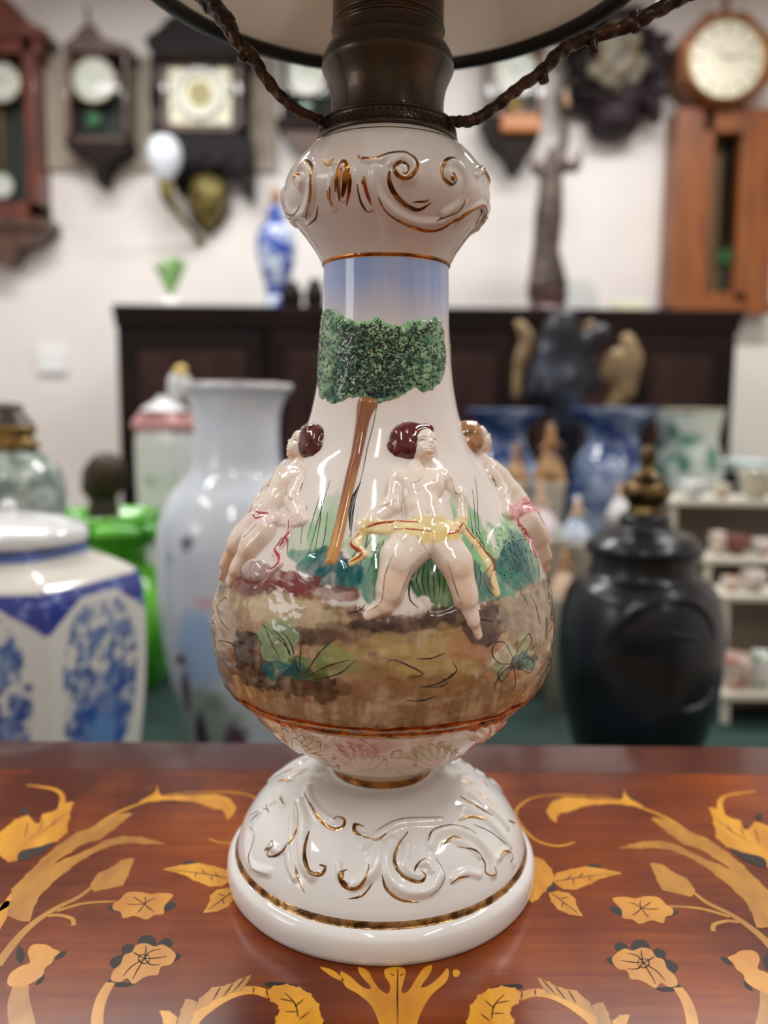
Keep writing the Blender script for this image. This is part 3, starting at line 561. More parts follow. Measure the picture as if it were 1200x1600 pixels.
# earth strokes and plants
for a in ([(340, 945), (346, 965), (362, 985)], [(345, 940), (352, 934), (358, 940)], [(338, 985), (342, 1010), (352, 1030)], [(346, 1000), (362, 1004), (368, 1012)], [(545, 958), (562, 954), (570, 944)], [(602, 1035), (615, 1030), (640, 1040), (660, 1052), (640, 1056)], [(650, 1028), (672, 1028), (694, 1020)], [(656, 1072), (680, 1068), (696, 1060), (706, 1050)], [(664, 1072), (690, 1070), (700, 1062)], [(634, 1092), (660, 1092), (682, 1084)], [(706, 1034), (712, 1046), (700, 1058), (690, 1060)], [(826, 930), (836, 950), (840, 975)], [(838, 1055), (848, 1035), (860, 1015)], [(846, 1062), (856, 1050), (864, 1030)], [(812, 926), (822, 945)], [(735, 975), (750, 968), (770, 972)]): il(a, 1.1)
for a in ([(468, 1052), (448, 1010), (412, 976)], [(468, 1052), (456, 1008), (440, 984)], [(470, 1052), (470, 1020), (474, 1000)], [(478, 1052), (500, 1020), (520, 1000)], [(480, 1058), (512, 1040), (548, 1030)], [(430, 1050), (424, 1036), (412, 1032)], [(412, 976), (422, 996), (440, 1030)], [(486, 1062), (530, 1052), (556, 1030)], [(428, 984), (444, 1000), (460, 1040)],
          [(800, 1032), (812, 1006), (824, 990), (828, 1000), (818, 1020), (802, 1034)], [(800, 1030), (786, 1004), (770, 1006), (768, 1024), (780, 1036), (800, 1036)], [(800, 1040), (786, 1046), (772, 1066), (772, 1078)], [(800, 1038), (802, 1054), (800, 1076)], [(806, 1036), (820, 1026), (832, 1034), (826, 1050), (810, 1044)], [(786, 1040), (776, 1052), (782, 1064), (794, 1050)]): il(a, 1)
ribbons('ink_drawing', body, ink, INK, o_body)
# ---- the tree: crown and trunk in low relief
def patch(name, s, T, Mm, Hh, colors, parent, mtl=None, lay=True):
    TT, MM_ = np.meshgrid(T, Mm); Hc = np.maximum(Hh, -.0004); V = s.P(TT, MM_, Hc).reshape(-1, 3); Fc = grid_faces(len(Mm), len(T))
    hh = Hh.reshape(-1); keep = (hh[Fc] > -.0004).any(1); Fc = Fc[keep]; used = np.unique(Fc); mp = np.full(len(V), -1); mp[used] = np.arange(len(used))
    me = mesh(V[used], mp[Fc]); paint(me, colors.reshape(-1, 3)[used])
    if lay: s.lay.append((T, Mm, Hh))
    return link(name, me, mtl or GLAZE, parent)
def polymask(TT, MM_, P):
    """signed distance (inside > 0, metres) to a closed outline in (theta, m)"""
    P = np.asarray(P); n = len(P); ins = np.zeros(TT.shape, bool); dist = np.full(TT.shape, 9.); R = body.R(MM_)
    for i in range(n):
        a, b = P[i], P[(i+1) % n]
        c = ((a[1] > MM_) != (b[1] > MM_)) & (TT < (b[0]-a[0])*(MM_-a[1])/(b[1]-a[1]+1e-15)+a[0]); ins ^= c
        ax = (TT-a[0])*R; ay = MM_-a[1]; bx = (b[0]-a[0])*R; by = b[1]-a[1]; u = np.clip((ax*bx+ay*by)/(bx*bx+by*by+1e-15), 0, 1); dist = np.minimum(dist, np.hypot(ax-u*bx, ay-u*by))
    return np.where(ins, dist, -dist)
crown = [(505, 487), (520, 484), (532, 492), (545, 500), (562, 503), (580, 500), (592, 496), (605, 504), (622, 508), (640, 502), (660, 499), (676, 496), (690, 502), (694, 530), (696, 560), (692, 588), (680, 604), (662, 614), (648, 606), (632, 616), (612, 626), (590, 630), (575, 626), (560, 620), (540, 624), (524, 630), (508, 624), (498, 612), (499, 560), (501, 520)]
for nm_k, dd in enumerate((0, PER, -PER)):
    q = catmull(PX(body, crown), 4, True); q[:, 0] += dd
    t = np.linspace(q[:, 0].min()-.12, q[:, 0].max()+.12, 330 if dd == 0 else 120); m_ = np.linspace(q[:, 1].min()-.004, q[:, 1].max()+.004, 250 if dd == 0 else 90)
    TT, MG = np.meshgrid(t, m_); sd = polymask(TT, MG, q)+(fbm(TT*14, MG*380, 71, 3)-.5)*.0025
    lum = fbm(TT*9, MG*260, 73, 3); Hh = np.where(sd > 0, .0013*np.clip(sd/.004, 0, 1)**.5+.0007*(lum-.5)*np.clip(sd/.004, 0, 1), sd*1.)
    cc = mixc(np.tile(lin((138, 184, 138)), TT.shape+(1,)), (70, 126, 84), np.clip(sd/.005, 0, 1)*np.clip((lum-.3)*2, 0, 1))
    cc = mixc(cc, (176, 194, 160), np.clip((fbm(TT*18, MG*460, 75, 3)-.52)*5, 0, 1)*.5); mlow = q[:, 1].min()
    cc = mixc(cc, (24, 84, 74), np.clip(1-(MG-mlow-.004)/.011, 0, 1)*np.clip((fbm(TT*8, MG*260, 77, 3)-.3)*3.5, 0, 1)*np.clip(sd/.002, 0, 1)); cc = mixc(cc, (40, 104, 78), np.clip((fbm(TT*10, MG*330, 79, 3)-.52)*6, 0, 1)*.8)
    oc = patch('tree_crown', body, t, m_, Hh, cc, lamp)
    # black squiggles
    sq = []; tries = 0; want = 1900 if dd == 0 else 150
    while len(sq) < want and tries < 14000:
        tries += 1; a = q[:, 0].min()+RNG.random()*(np.ptp(q[:, 0])); b_ = q[:, 1].min()+RNG.random()*np.ptp(q[:, 1])
        i = np.searchsorted(t, a); j = np.searchsorted(m_, b_)
        if i >= len(t) or j >= len(m_) or sd[j, i] < .0016: continue
        xr = (a-q[:, 0].min())/np.ptp(q[:, 0]); yr = (b_-q[:, 1].min())/np.ptp(q[:, 1])
        dens = .35+.9*math.exp(-((xr-.5)/.2)**2-((yr-.45)/.4)**2)+.4*(vnoise(np.array(a*22), np.array(b_*420), 5)-.5)
        if abs(xr-.22) < .06: dens *= .35
        if RNG.random() > dens: continue
        R = body.R(b_); an = RNG.random()*6.28; L = .00035+.0005*RNG.random(); P = [(a, b_)]
        for k in range(3): an += (RNG.random()-.5)*2.6; P.append((P[-1][0]+L*math.cos(an)*1.1/R, P[-1][1]+L*math.sin(an)))
        sq.append((P, np.array([.8, 1.1, .5])*1.2*MM*(.8+.5*RNG.random())))
    ribbons('leaf_strokes', body, sq, INK, oc, .00006, 2, 'stuff')
trunk = [(562, 622), (556, 660), (546, 720), (530, 790), (518, 840), (508, 878), (515, 884), (526, 880), (534, 850), (545, 800), (556, 750), (568, 700), (578, 655), (590, 626)]
for dd in (0, PER, -PER):
    q = catmull(PX(body, trunk), 4, True); q[:, 0] += dd; t = np.linspace(q[:, 0].min()-.03, q[:, 0].max()+.03, 110); m_ = np.linspace(q[:, 1].min()-.003, q[:, 1].max()+.003, 300)
    TT, MG = np.meshgrid(t, m_); sd = polymask(TT, MG, q); Hh = np.where(sd > 0, .0024*np.clip(sd/.0028, 0, 1)**.5, sd*1.5)
    gr = fbm(TT*60, MG*60, 81, 4); xr = (TT-np.interp(MG, [q[:, 1].min(), q[:, 1].max()], [q[:, 0].min(), q[:, 0].max()])); 
    cc = mixc(np.tile(lin((206, 156, 94)), TT.shape+(1,)), (178, 122, 68), np.clip((gr-.4)*4, 0, 1)); cc = mixc(cc, (128, 74, 62), np.clip(1-(xr+.05)/.07, 0, 1)*.75)
    ot = patch('tree_trunk', body, t, m_, Hh, cc, lamp)
    if dd == 0:
        lines = [([(590, 628), (584, 660), (574, 700), (566, 740), (556, 775)], 1.0), ([(568, 630), (562, 665), (554, 700)], .8), ([(556, 775), (552, 800), (548, 840)], 1.2)]
        ribbons('ink_lines', body, [(PX(body, a), np.array([.5, 1, .5])*b_*MM) for a, b_ in lines], INK, ot)
ribbon('painted_trunk_shadow', body, PX(body, [(564, 752), (554, 775), (548, 800), (547, 830)]), np.array([.3, 4, 4, .3])*MM, INK, o_body, .0001)

# ---- the putti, moulded in relief
th0, m0 = B(660, 830); M_C = m0
def cano(x, y):
    th, m = B(x, y); return (th-th0)*float(body.R(m)), m-m0
SKIN, HAIR, CLOTH, TAIL, FACE = 0, 1, 2, 3, 4
UP = [(660, 694, 21, 661, 706, 20, 4.4, FACE), (661, 716, 12, 663, 719, 11, 4.4, FACE), (634, 690, 27, 640, 686, 26, 1.4, HAIR), (644, 680, 20, 664, 676, 14, 2.6, HAIR), (620, 700, 14, 616, 698, 12, .8, HAIR), (648, 730, 13, 654, 742, 16, 1.2, SKIN),
      (628, 748, 15, 690, 746, 14, 1.6, SKIN), (645, 758, 25, 673, 758, 24, .9, SKIN), (656, 775, 29, 662, 800, 29, .8, SKIN), (663, 800, 30, 668, 818, 33, 1.2, SKIN),
      (621, 752, 15, 614, 788, 14, .8, SKIN), (614, 790, 14, 580, 812, 11, .6, SKIN), (580, 812, 11, 564, 822, 9, .6, SKIN), (697, 750, 14, 720, 774, 12, .8, SKIN), (720, 774, 12, 722, 808, 11, .6, SKIN),
      (572, 824, 10, 622, 825, 12, 1.0, CLOTH), (622, 826, 12, 660, 835, 20, 2.4, CLOTH), (660, 837, 20, 702, 832, 17, 2.4, CLOTH), (702, 832, 14, 722, 818, 10, 1.2, CLOTH)]
LEG_A = [(646, 850, 30, 622, 874, 28, 2.4, SKIN), (622, 874, 27, 609, 922, 22, 1.8, SKIN), (609, 922, 21, 602, 946, 14, 1.4, SKIN), (602, 946, 13, 574, 962, 8, 1.4, SKIN),
         (690, 850, 30, 711, 882, 29, 2.4, SKIN), (711, 882, 28, 726, 930, 22, 1.8, SKIN), (726, 930, 21, 737, 968, 13, 1.4, SKIN), (737, 968, 11, 746, 992, 8, 1.2, SKIN),
         (722, 824, 9, 742, 850, 8, 1.0, TAIL), (742, 850, 8, 762, 884, 9, .9, TAIL), (762, 884, 9, 776, 926, 8, .9, TAIL), (566, 832, 7, 556, 850, 8, .9, TAIL), (556, 850, 7, 570, 866, 6, .9, TAIL), (570, 866, 6, 548, 880, 5, .9, TAIL)]
LEG_B = [(645, 850, 27, 666, 878, 26, 2.2, SKIN), (666, 878, 25, 688, 922, 18, 1.8, SKIN), (688, 922, 17, 702, 950, 10, 1.4, SKIN), (690, 850, 29, 718, 876, 27, 2.6, SKIN), (718, 876, 26, 742, 915, 18, 2.0, SKIN), (742, 915, 17, 758, 945, 9, 1.4, SKIN),
         (590, 826, 9, 588, 856, 9, .9, TAIL), (588, 856, 9, 596, 880, 9, .9, TAIL), (596, 880, 8, 578, 900, 8, .9, TAIL), (578, 900, 7, 594, 914, 5, .9, TAIL)]
STY = {'m': dict(hair=(98, 36, 38), cloth=(236, 218, 166), st=(182, 50, 26)), 'p': dict(hair=(92, 38, 36), cloth=(232, 212, 206), st=(170, 52, 62)), 't': dict(hair=(178, 128, 88), cloth=(226, 168, 172), st=(170, 50, 66))}
def putto(thc, mirror, legs, sty, res, scale=1.0, dm=0.0, proud=1.0):
    sg = -1 if mirror else 1; PR = []
    for x1, y1, r1, x2, y2, r2, lf, kd in UP+legs:
        a = cano(x1, y1); b = cano(x2, y2); PR.append(((sg*a[0]*scale, a[1]*scale), r1*MM*scale, (sg*b[0]*scale, b[1]*scale), r2*MM*scale, lf*.001*proud, kd))
    A0 = min(min(p[0][0], p[2][0]) for p in PR)-.01; A1 = max(max(p[0][0], p[2][0]) for p in PR)+.01; M0 = min(min(p[0][1], p[2][1]) for p in PR)-.004; M1 = max(max(p[0][1], p[2][1]) for p in PR)+.009
    Rmin = float(body.R(m0+M1)); T_ = np.linspace(thc+A0/Rmin*.8, thc+A1/Rmin*.8, int((A1-A0)/res*1.25)); Mv = np.linspace(m0+dm+M0, m0+dm+M1, int((M1-M0)/res))
    TT, MG = np.meshgrid(T_, Mv); X = (TT-thc)*body.R(MG); Y = MG-m0-dm; tau = .0009; acc = np.zeros(X.shape); best = np.full(X.shape, -9.); kind = np.zeros(X.shape, int)
    cm = np.zeros(X.shape); AY = .84
    for (ax, ay), r1, (bx, by), r2, lf, kd in PR:
        vx, vy = bx-ax, (by-ay)*AY; Yy = (Y-ay)*AY; u = np.clip(((X-ax)*vx+Yy*vy)/(vx*vx+vy*vy+1e-12), 0, 1); d = np.hypot(X-ax-u*vx, Yy-u*vy); r = r1+(r2-r1)*u; fl = .3 if kd in (CLOTH, TAIL) else .6
        if kd in (CLOTH, TAIL): cm = np.maximum(cm, np.clip((r-d)/.0005, 0, 1))
        h = np.where(d < r, fl*proud*np.sqrt(np.maximum(r*r-d*d, 0))+lf*np.clip((r-d)/(r*.35), 0, 1)**.8, -(d-r)*1.2); acc += np.exp(np.clip(h/tau, -30, 60)); sel = h > best; best = np.where(sel, h, best); kind = np.where(sel, kd, kind)
    Hh = tau*np.log(acc+1e-30)-.0005
    def g(px, py, rad, amp):   # small modelling details
        nonlocal Hh
        a = cano(px, py); q = ((X-sg*a[0]*scale)**2+(Y-a[1]*scale)**2)/(rad*MM*scale)**2; Hh = Hh+amp*.001*np.exp(-q)
    for v in ((664, 702, 4, 1.3), (663, 708, 3, .6), (648, 708, 7, .4), (670, 709, 6, .4), (651, 699, 4, -.7), (668, 698, 4, -.6), (661, 717, 6, .35), (661, 713, 4, -.3), (645, 764, 12, .5), (680, 762, 12, .5), (663, 812, 3, -.7), (641, 701, 3, .3), (636, 730, 3, -.4), (618, 880, 9, .25), (716, 892, 9, .25)): g(*v)
    st = STY[sty]; n1 = fbm(X*200, Y*200, 91, 3); hl = fbm(X*500+Y*200, Y*160, 93, 3)
    cc = mixc(np.tile(lin((238, 226, 214)), X.shape+(1,)), (222, 190, 160), np.clip((n1-.46)*3, 0, 1)*.45); legz = np.clip((cano(660, 862)[1]*scale-Y)/.012, 0, 1)
    cc = mixc(cc, (214, 172, 136), legz*(.45 if sty == 'm' else .8)*np.clip(.3+n1, 0, 1)); cc = mixc(cc, (220, 178, 140), np.exp(-((Y-cano(658, 722)[1]*scale)/.0016)**2)*(kind == FACE)*.8)
    hc = mixc(np.tile(lin(st['hair']), X.shape+(1,)), [c*.55 for c in st['hair']], np.clip((hl-.52)*4, 0, 1)*.8); cc = np.where((kind == HAIR)[..., None], hc, cc)
    cl = mixc(np.tile(lin(st['cloth']), X.shape+(1,)), (224, 192, 104) if sty == 'm' else st['cloth'], np.clip((n1-.45)*3, 0, 1)*.8); cc = cc*(1-cm[..., None])+cl*cm[..., None]
    po = patch('relief_putto', body, T_, Mv, Hh, cc, lamp)
    po['label'] = {'m': 'seated nude putto, dark red hair, yellow and red sash', 'p': 'seated putto, maroon hair, white cloth with red stripes', 't': 'seated putto, tan hair, pink and red cloth'}[sty]
    def ln(pts, wd, d=1.): 
        o_ = [cano(x, y) for x, y in pts]; return ([(thc+sg*a*scale/float(body.R(m0+dm+b*scale)), m0+dm+b*scale) for a, b in o_], np.array([.35, 1, .35])*wd*MM)
    dark = [ln(a, b) for a, b in (([(646, 700), (651, 697), (657, 699)], .8), ([(644, 696), (651, 692), (657, 694)], .4), ([(667, 698), (672, 696), (677, 698)], .8), ([(627, 714), (634, 712), (636, 704)], .7), ([(646, 846), (665, 870), (668, 868)], .6))]
    prp = [ln(a, b) for a, b in (([(656, 713), (662, 715), (669, 712)], .8), ([(638, 764), (648, 762), (656, 754)], .5), ([(700, 752), (708, 772), (722, 782), (723, 800)], .7), ([(606, 756), (602, 775)], .5), ([(586, 795), (606, 792), (621, 784)], .6), ([(622, 780), (630, 806)], .5), ([(662, 722), (670, 719)], .4))]
    if legs is LEG_A: prp += [ln(a, b) for a, b in (([(616, 868), (602, 900), (596, 940), (574, 956)], .9), ([(642, 888), (628, 920), (620, 948)], .7), ([(690, 880), (706, 920), (722, 965), (738, 990)], .6))]
    ribbons('ink_lines', body, dark, INK, po); ribbons('purple_lines', body, prp, INK2, po)
    red = mat('stripe_'+sty, st['st'], .12, 0, .8)
    rl = [([(574, 826), (600, 818), (628, 818), (650, 824)], 2.4), ([(615, 830), (640, 836), (668, 838)], 1.5), ([(690, 844), (708, 836), (720, 820)], 2.6), ([(722, 822), (745, 850), (770, 876), (774, 905)], 2.0)] if sty == 'm' else [([(640, 822), (655, 826), (672, 822)], 2.2), ([(642, 830), (658, 836), (674, 830)], 2.2), ([(590, 826), (583, 850), (590, 872)], 2.2)]
    if sty == 'm': rl += [([(765, 880), (756, 900), (762, 920), (780, 938)], 1.0), ([(768, 888), (764, 905), (770, 922)], .8), ([(562, 834), (548, 850), (566, 866), (544, 880)], 2.4)]
    else: rl += [([(588, 856), (596, 876), (584, 888), (578, 900), (594, 912)], 2.6), ([(584, 850), (578, 862), (570, 880)], 1.2)]
    ribbons('cloth_stripes', body, [ln(a, b*1.2) for a, b in rl], red, po, .0003)
    return po
putto(th0, False, LEG_A, 'm', .00036)
putto(-.94, True, LEG_B, 'p', .00042, .95, .001, 1.0)
putto(1.45, False, LEG_B, 't', .0005, .97, .002, 1.5)
putto(-1.92, True, LEG_B, 't', .0009, .95, .002, 1.0)
putto(2.75, False, LEG_B, 'm', .0009, .95, 0, 1.0)
# speckled bush ink
bq = []
for k in range(190):
    x = RNG.normal(804, 15); y = RNG.normal(862, 24)
    if abs(x-804) > 34 or abs(y-862) > 46: continue
    a, b_ = B(x, y); R = float(body.R(b_)); L = .0006; an = 1.1+RNG.normal(0, .4); bq.append(([(a, b_), (a+L*math.cos(an)/R, b_+L*math.sin(an)), (a+1.8*L*math.cos(an+.4)/R, b_+1.8*L*math.sin(an+.4))], np.array([.9, .9, .4])*1.15*MM))
ribbons('bush_strokes', body, bq, INK, o_body, .00008, 2, 'stuff')
ring('gold_band', body, .003, .0021, GOLD, lamp, .0006)

# ---- collar
collar = Surf([(.0322, .3270), (.0335, .3300), (.0362, .3350), (.0412, .3420), (.0462, .3480), (.0512, .3560), (.0522, .3625), (.0495, .3715), (.0430, .3800), (.0375, .3848), (.0340, .3872), (.0325, .3880)])
T = thetas(560, 150); Mm = np.linspace(0, collar.L, 210); Rm = collar.R(Mm); c2 = lambda p: (400+p[0]/3, p[1]/3); RL = []
for p, wd, ht in [([(560, 790), (556, 860), (585, 930), (660, 1000), (760, 1040), (880, 1030), (970, 950)], 12, 1.6), ([(640, 760), (690, 740), (740, 780), (730, 830), (690, 830), (660, 800)], 13, 2.2), ([(690, 790), (692, 800), (694, 806)], 18, 1.8), ([(890, 770), (930, 760), (975, 810), (985, 880), (950, 950), (880, 1000)], 12, 1.8), ([(905, 810), (910, 820), (915, 830)], 15, 1.8), ([(500, 740), (560, 755), (640, 730), (700, 725)], 9, 1.2),
                  ([(405, 780), (408, 850), (402, 930)], 11, 1.6), ([(455, 800), (490, 900), (530, 980)], 8, 1.1), ([(355, 830), (350, 900), (370, 980)], 8, 1.1), ([(215, 850), (190, 820), (230, 770), (260, 820), (255, 920), (220, 1000), (150, 1010)], 13, 2), ([(200, 850), (205, 870)], 14, 1.6), ([(120, 900), (130, 980), (180, 1040)], 12, 1.6), ([(950, 1030), (1040, 960), (1070, 1000), (1050, 1070)], 10, 1.6), ([(1030, 820), (1065, 790), (1090, 850)], 10, 1.6), ([(330, 755), (360, 765)], 8, 1)]:
    q = PX(collar, p, c2); RL.append((q, wd*MM, ht*.001))
    RL += [([(t+math.pi*g, m) for t, m in q], wd*MM, ht*.001) for g in (1, -1)]
H = ridges(T, Mm, Rm, RL); collar.lay.append((T, Mm, H)); TT, MG = np.meshgrid(T, Mm); Cc = mixc(np.tile(lin((228, 224, 221)), (len(Mm), len(T), 1)), (212, 202, 197), np.clip(1-MG/.03, 0, 1)*.8)
Cc = mixc(Cc, (226, 190, 166), np.clip((fbm(TT*3, MG*60, 13, 3)-.5)*3, 0, 1)*.4)
o_col = surf_mesh('collar', collar, T, Mm, H, Cc, lamp)
for p, wd, mm_ in [([(480, 728), (492, 745), (560, 742), (620, 722), (690, 716), (742, 742), (752, 785), (728, 822), (690, 836), (655, 815), (650, 785), (680, 765), (712, 785), (700, 815), (684, 808)], 2.4, GOLD), ([(625, 800), (625, 850), (650, 910), (700, 960), (760, 985), (822, 950)], 3.2, GOLD2), ([(730, 948), (790, 945), (815, 935)], 1.4, GOLD2), ([(920, 825), (940, 840), (915, 865), (878, 832), (872, 780), (902, 746), (950, 755), (985, 800), (1000, 862), (980, 930), (930, 990), (840, 1030)], 2.2, GOLD2), ([(905, 830), (918, 838), (925, 825), (912, 818)], 3, GOLD),
                    ([(575, 920), (610, 990), (680, 1040), (780, 1080), (860, 1076), (920, 1042), (990, 990), (1050, 958), (1072, 980), (1050, 1040)], 2.2, GOLD), ([(1040, 790), (1070, 810), (1088, 860)], 2.4, GOLD2), ([(1098, 1030), (1085, 1060), (1065, 1085)], 2, GOLD2), ([(372, 900), (380, 820), (410, 756), (436, 815), (438, 890), (425, 965)], 2.8, GOLD), ([(396, 940), (392, 860), (408, 790)], 3.6, GOLD), ([(420, 800), (418, 860), (410, 920)], 3, GOLD), ([(335, 890), (345, 950), (370, 992)], 1.6, GOLD2), ([(350, 870), (352, 930), (366, 965)], 1.8, GOLD), ([(478, 860), (490, 940), (520, 988), (552, 985)], 1.8, GOLD), ([(505, 825), (515, 890), (540, 960)], 2.2, GOLD), ([(500, 840), (512, 870)], 3, GOLD),
                    ([(180, 870), (184, 815), (212, 770), (250, 760), (268, 800), (266, 900), (250, 980), (235, 1025)], 1.8, GOLD2), ([(192, 842), (200, 828), (212, 820)], 2.6, GOLD), ([(115, 1000), (150, 1040), (205, 1025)], 1.8, GOLD2), ([(145, 990), (185, 1002), (206, 965)], 1.6, GOLD2), ([(292, 960), (278, 1025), (235, 1065)], 1.4, GOLD), ([(320, 752), (342, 772), (372, 745)], 2.6, GOLD2), ([(1030, 1050), (1055, 1000), (1050, 975)], 1.6, GOLD)]:
    q = PX(collar, p, c2)
    for d in (0, math.pi): ribbon('gold_scroll', collar, [(t+d, m) for t, m in q], np.array([.35, 1, 1, .9, .3])*wd*MM*1.45, mm_, o_col, .0002)
ring('gold_band', collar, .0012, .0009, GOLD, lamp, .0003); ring('gold_band', collar, collar.L-.0085, .00065, GOLD2, lamp, .0002)
# ---- bronze burner
lathe('fitting_rim', [(.0318, .3868), (.0348, .3866), (.0356, .3872), (.0356, .3888), (.0346, .3896), (.0340, .3902), (.0336, .3945), (.0342, .3952), (.0342, .3962), (.0325, .3972), (.0288, .3976)], (0, 0), BRONZE, lamp, 96, n=3)
GV = []; GF = []
for k in range(64):      # engraved loops round the rim
    a = 2*math.pi*k/64; u = np.linspace(0, 2*math.pi, 9)[:-1]
    P = [((.0341)*math.sin(a+.032*math.cos(x)), -.0341*math.cos(a+.032*math.cos(x)), .3922+.0016*math.sin(x)) for x in u]; P.append(P[0])
    v, f = tube_v(P, .00022, 4); GF.append(f+sum(len(g) for g in GV)); GV.append(v)
o = link('engraved_loops', mesh(np.vstack(GV), np.vstack(GF)), BRONZE, lamp)
lathe('burner_body', [(.0288, .3974), (.0284, .4010), (.0282, .4050), (.0284, .4095), (.0294, .4145), (.0312, .4190), (.0328, .4225), (.0330, .4250), (.0322, .4285), (.0303, .4320), (.0284, .4345), (.0277, .4365), (.0275, .4400), (.0281, .4405), (.0281, .4418), (.0274, .4424), (.0272, .4440)], (0, 0), BRONZE, lamp, 96, n=4)
bd = []
for k in range(110):
    a = 2*math.pi*k/110; bd.append((math.sin(a)*.0279, -math.cos(a)*.0279, .4411))
bm = bmesh.new()
for p in bd: bmesh.ops.create_icosphere(bm, subdivisions=1, radius=.0005, matrix=Matrix.Translation(p))
me = bpy.data.meshes.new('m'); bm.to_mesh(me); bm.free(); link('beaded_edge', me, BRONZE, lamp)
# pierced gallery: teardrop holes cut through the sheet
nth, nz_ = 480, 80; th = np.linspace(0, 2*math.pi, nth, endpoint=False); zz = np.linspace(.4438, .50, nz_); TT, ZZ = np.meshgrid(th, zz)
R_ = .0272+.0004*np.cos((ZZ-.444)*60); V = np.stack([R_*np.sin(TT), -R_*np.cos(TT), ZZ], -1).reshape(-1, 3); Fc = grid_faces(nz_, nth, True)
c = V[Fc].mean(1); ph = (np.arctan2(c[:, 0], -c[:, 1])+.05) % (2*math.pi/9); a = (ph-math.pi/9)*.0272; hole = np.zeros(len(c), bool)
for ax, az, L, wd in ((-.0036, .4590, .0048, .0017), (.0036, .4590, .0048, .0017), (0, .4700, .0060, .0022), (-.0062, .4720, .005, .0014), (.0062, .4720, .005, .0014), (-.003, .4830, .004, .0014), (.003, .4830, .004, .0014)):
    y = (c[:, 2]-az)/L; hole |= (np.abs(y) < 1) & (np.abs(a-ax) < wd*np.sqrt(np.clip(1-y*y, 0, 1))*(1-.55*y))
og = link('pierced_gallery', mesh(V, Fc[~hole]), BRONZE, lamp); sm = og.modifiers.new('sheet', 'SOLIDIFY'); sm.thickness = .0009
lathe('lamp_holder', [(.0, .43), (.012, .431), (.0125, .47), (.011, .482), (.002, .484)], (0, 0), mat('dark_socket', (40, 36, 32), .5), lamp, 24, n=1)
# ---- shade: opal glass bowl, dark rim
OPAL = mat('opal_glass', (236, 228, 214), .22, 0, .5, noise=((226, 218, 204), 9, .4, .7))
SR, SZ = .1375, .4800
_nt = OPAL.node_tree; _t = _nt.nodes.new('ShaderNodeBsdfTranslucent'); _t.inputs[0].default_value = C4((236, 230, 222)); _x = _nt.nodes.new('ShaderNodeMixShader'); _x.inputs[0].default_value = .2
_nt.links.new(_nt.nodes['Principled BSDF'].outputs[0], _x.inputs[1]); _nt.links.new(_t.outputs[0], _x.inputs[2]); _nt.links.new(_x.outputs[0], _nt.nodes['Material Output'].inputs[0])
lathe('glass_shade', [(SR-.003, SZ+.001), (SR-.001, SZ+.012), (SR-.012, SZ+.045), (SR-.035, SZ+.078), (SR-.068, SZ+.104), (.055, SZ+.118), (.050, SZ+.13), (.047, SZ+.13), (.051, SZ+.115), (SR-.072, SZ+.1), (SR-.04, SZ+.073), (SR-.017, SZ+.042), (SR-.006, SZ+.012), (SR-.006, SZ+.001), (SR-.003, SZ+.001)], (0, 0), OPAL, lamp, 128)
DRIM = mat('dark_rim', (34, 28, 24), .35, .6)
lathe('shade_rim', [(SR-.007, SZ-.002), (SR-.001, SZ-.0035), (SR+.002, SZ-.001), (SR+.002, SZ+.004), (SR-.0005, SZ+.005), (SR-.0065, SZ+.003), (SR-.007, SZ-.002)], (0, 0), DRIM, lamp, 160, n=2)
# ---- branch arms
BR2 = mat('bronze_branch', (74, 50, 34), .36, .8, .1, noise=((38, 28, 24), 140, .42, .6), bump=.35, bscale=260)
def arm(pts, Ys, Rpx, knots, tail):
    P = [at(x, y, Y) for (x, y), Y in zip(pts, Ys)]+tail; Q = catmull(P, 14); R = np.interp(np.linspace(0, 1, len(Q)), np.linspace(0, 1, len(Rpx)), Rpx)*pxs(0)
    R = R*.9*(1+.07*np.sin(np.arange(len(Q))*.7)+.03*RNG.random(len(Q))); seg = 14; V, Fc = tube_v(Q, R, seg); a = np.tile(np.arange(seg), len(Q)); s_ = np.repeat(np.arange(len(Q)), seg)
    c = np.repeat(Q, seg, 0); V = c+(V-c)*(1+.08*np.sin(a*2*math.pi/seg*3+s_*.55))[:, None]; o = link('branch_arm', mesh(V, Fc), BR2, lamp)
    for x, y, r, dx, dy in knots:
        Y = float(np.interp(x, *zip(*sorted(zip([p[0] for p in pts], Ys))))); a0 = at(x, y, Y); a1 = at(x+dx, y+dy, Y-.001); tube('twig_stub', [a0, (a0+a1)/2, a1], np.array([r*.95, r*.8, r*.85])*pxs(0), BR2, o, 10, 4)
    # twisted vine ridge
    n = len(Q); T_ = np.gradient(Q, axis=0); T_ /= np.linalg.norm(T_, axis=1)[:, None]; A_ = np.cross(T_, [0.12, .97, .2]); A_ /= np.linalg.norm(A_, axis=1)[:, None]; B_ = np.cross(T_, A_); w_ = np.arange(n)*.3
    tube('vine_tendril', Q+(R*.85)[:, None]*(np.cos(w_)[:, None]*A_+np.sin(w_)[:, None]*B_), .0007, BR2, o, 5, 2)
    return o
arm([(520, 200), (505, 190), (488, 183), (462, 170), (440, 152), (412, 118), (392, 86), (376, 72), (356, 40), (338, 14), (318, -8), (290, -30)], [-.012, -.016, -.018, -.02, -.02, -.02, -.02, -.02, -.018, -.014, -.01, -.006], [9, 8, 7, 8, 8.5, 9, 11, 10, 12, 14, 14, 13, 12], [(384, 80, 8, -8, 14), (352, 34, 8, 12, -10), (330, 8, 9, -12, 6), (318, -5, 9, 10, -14)], [np.array([-.142, 0, .500])])
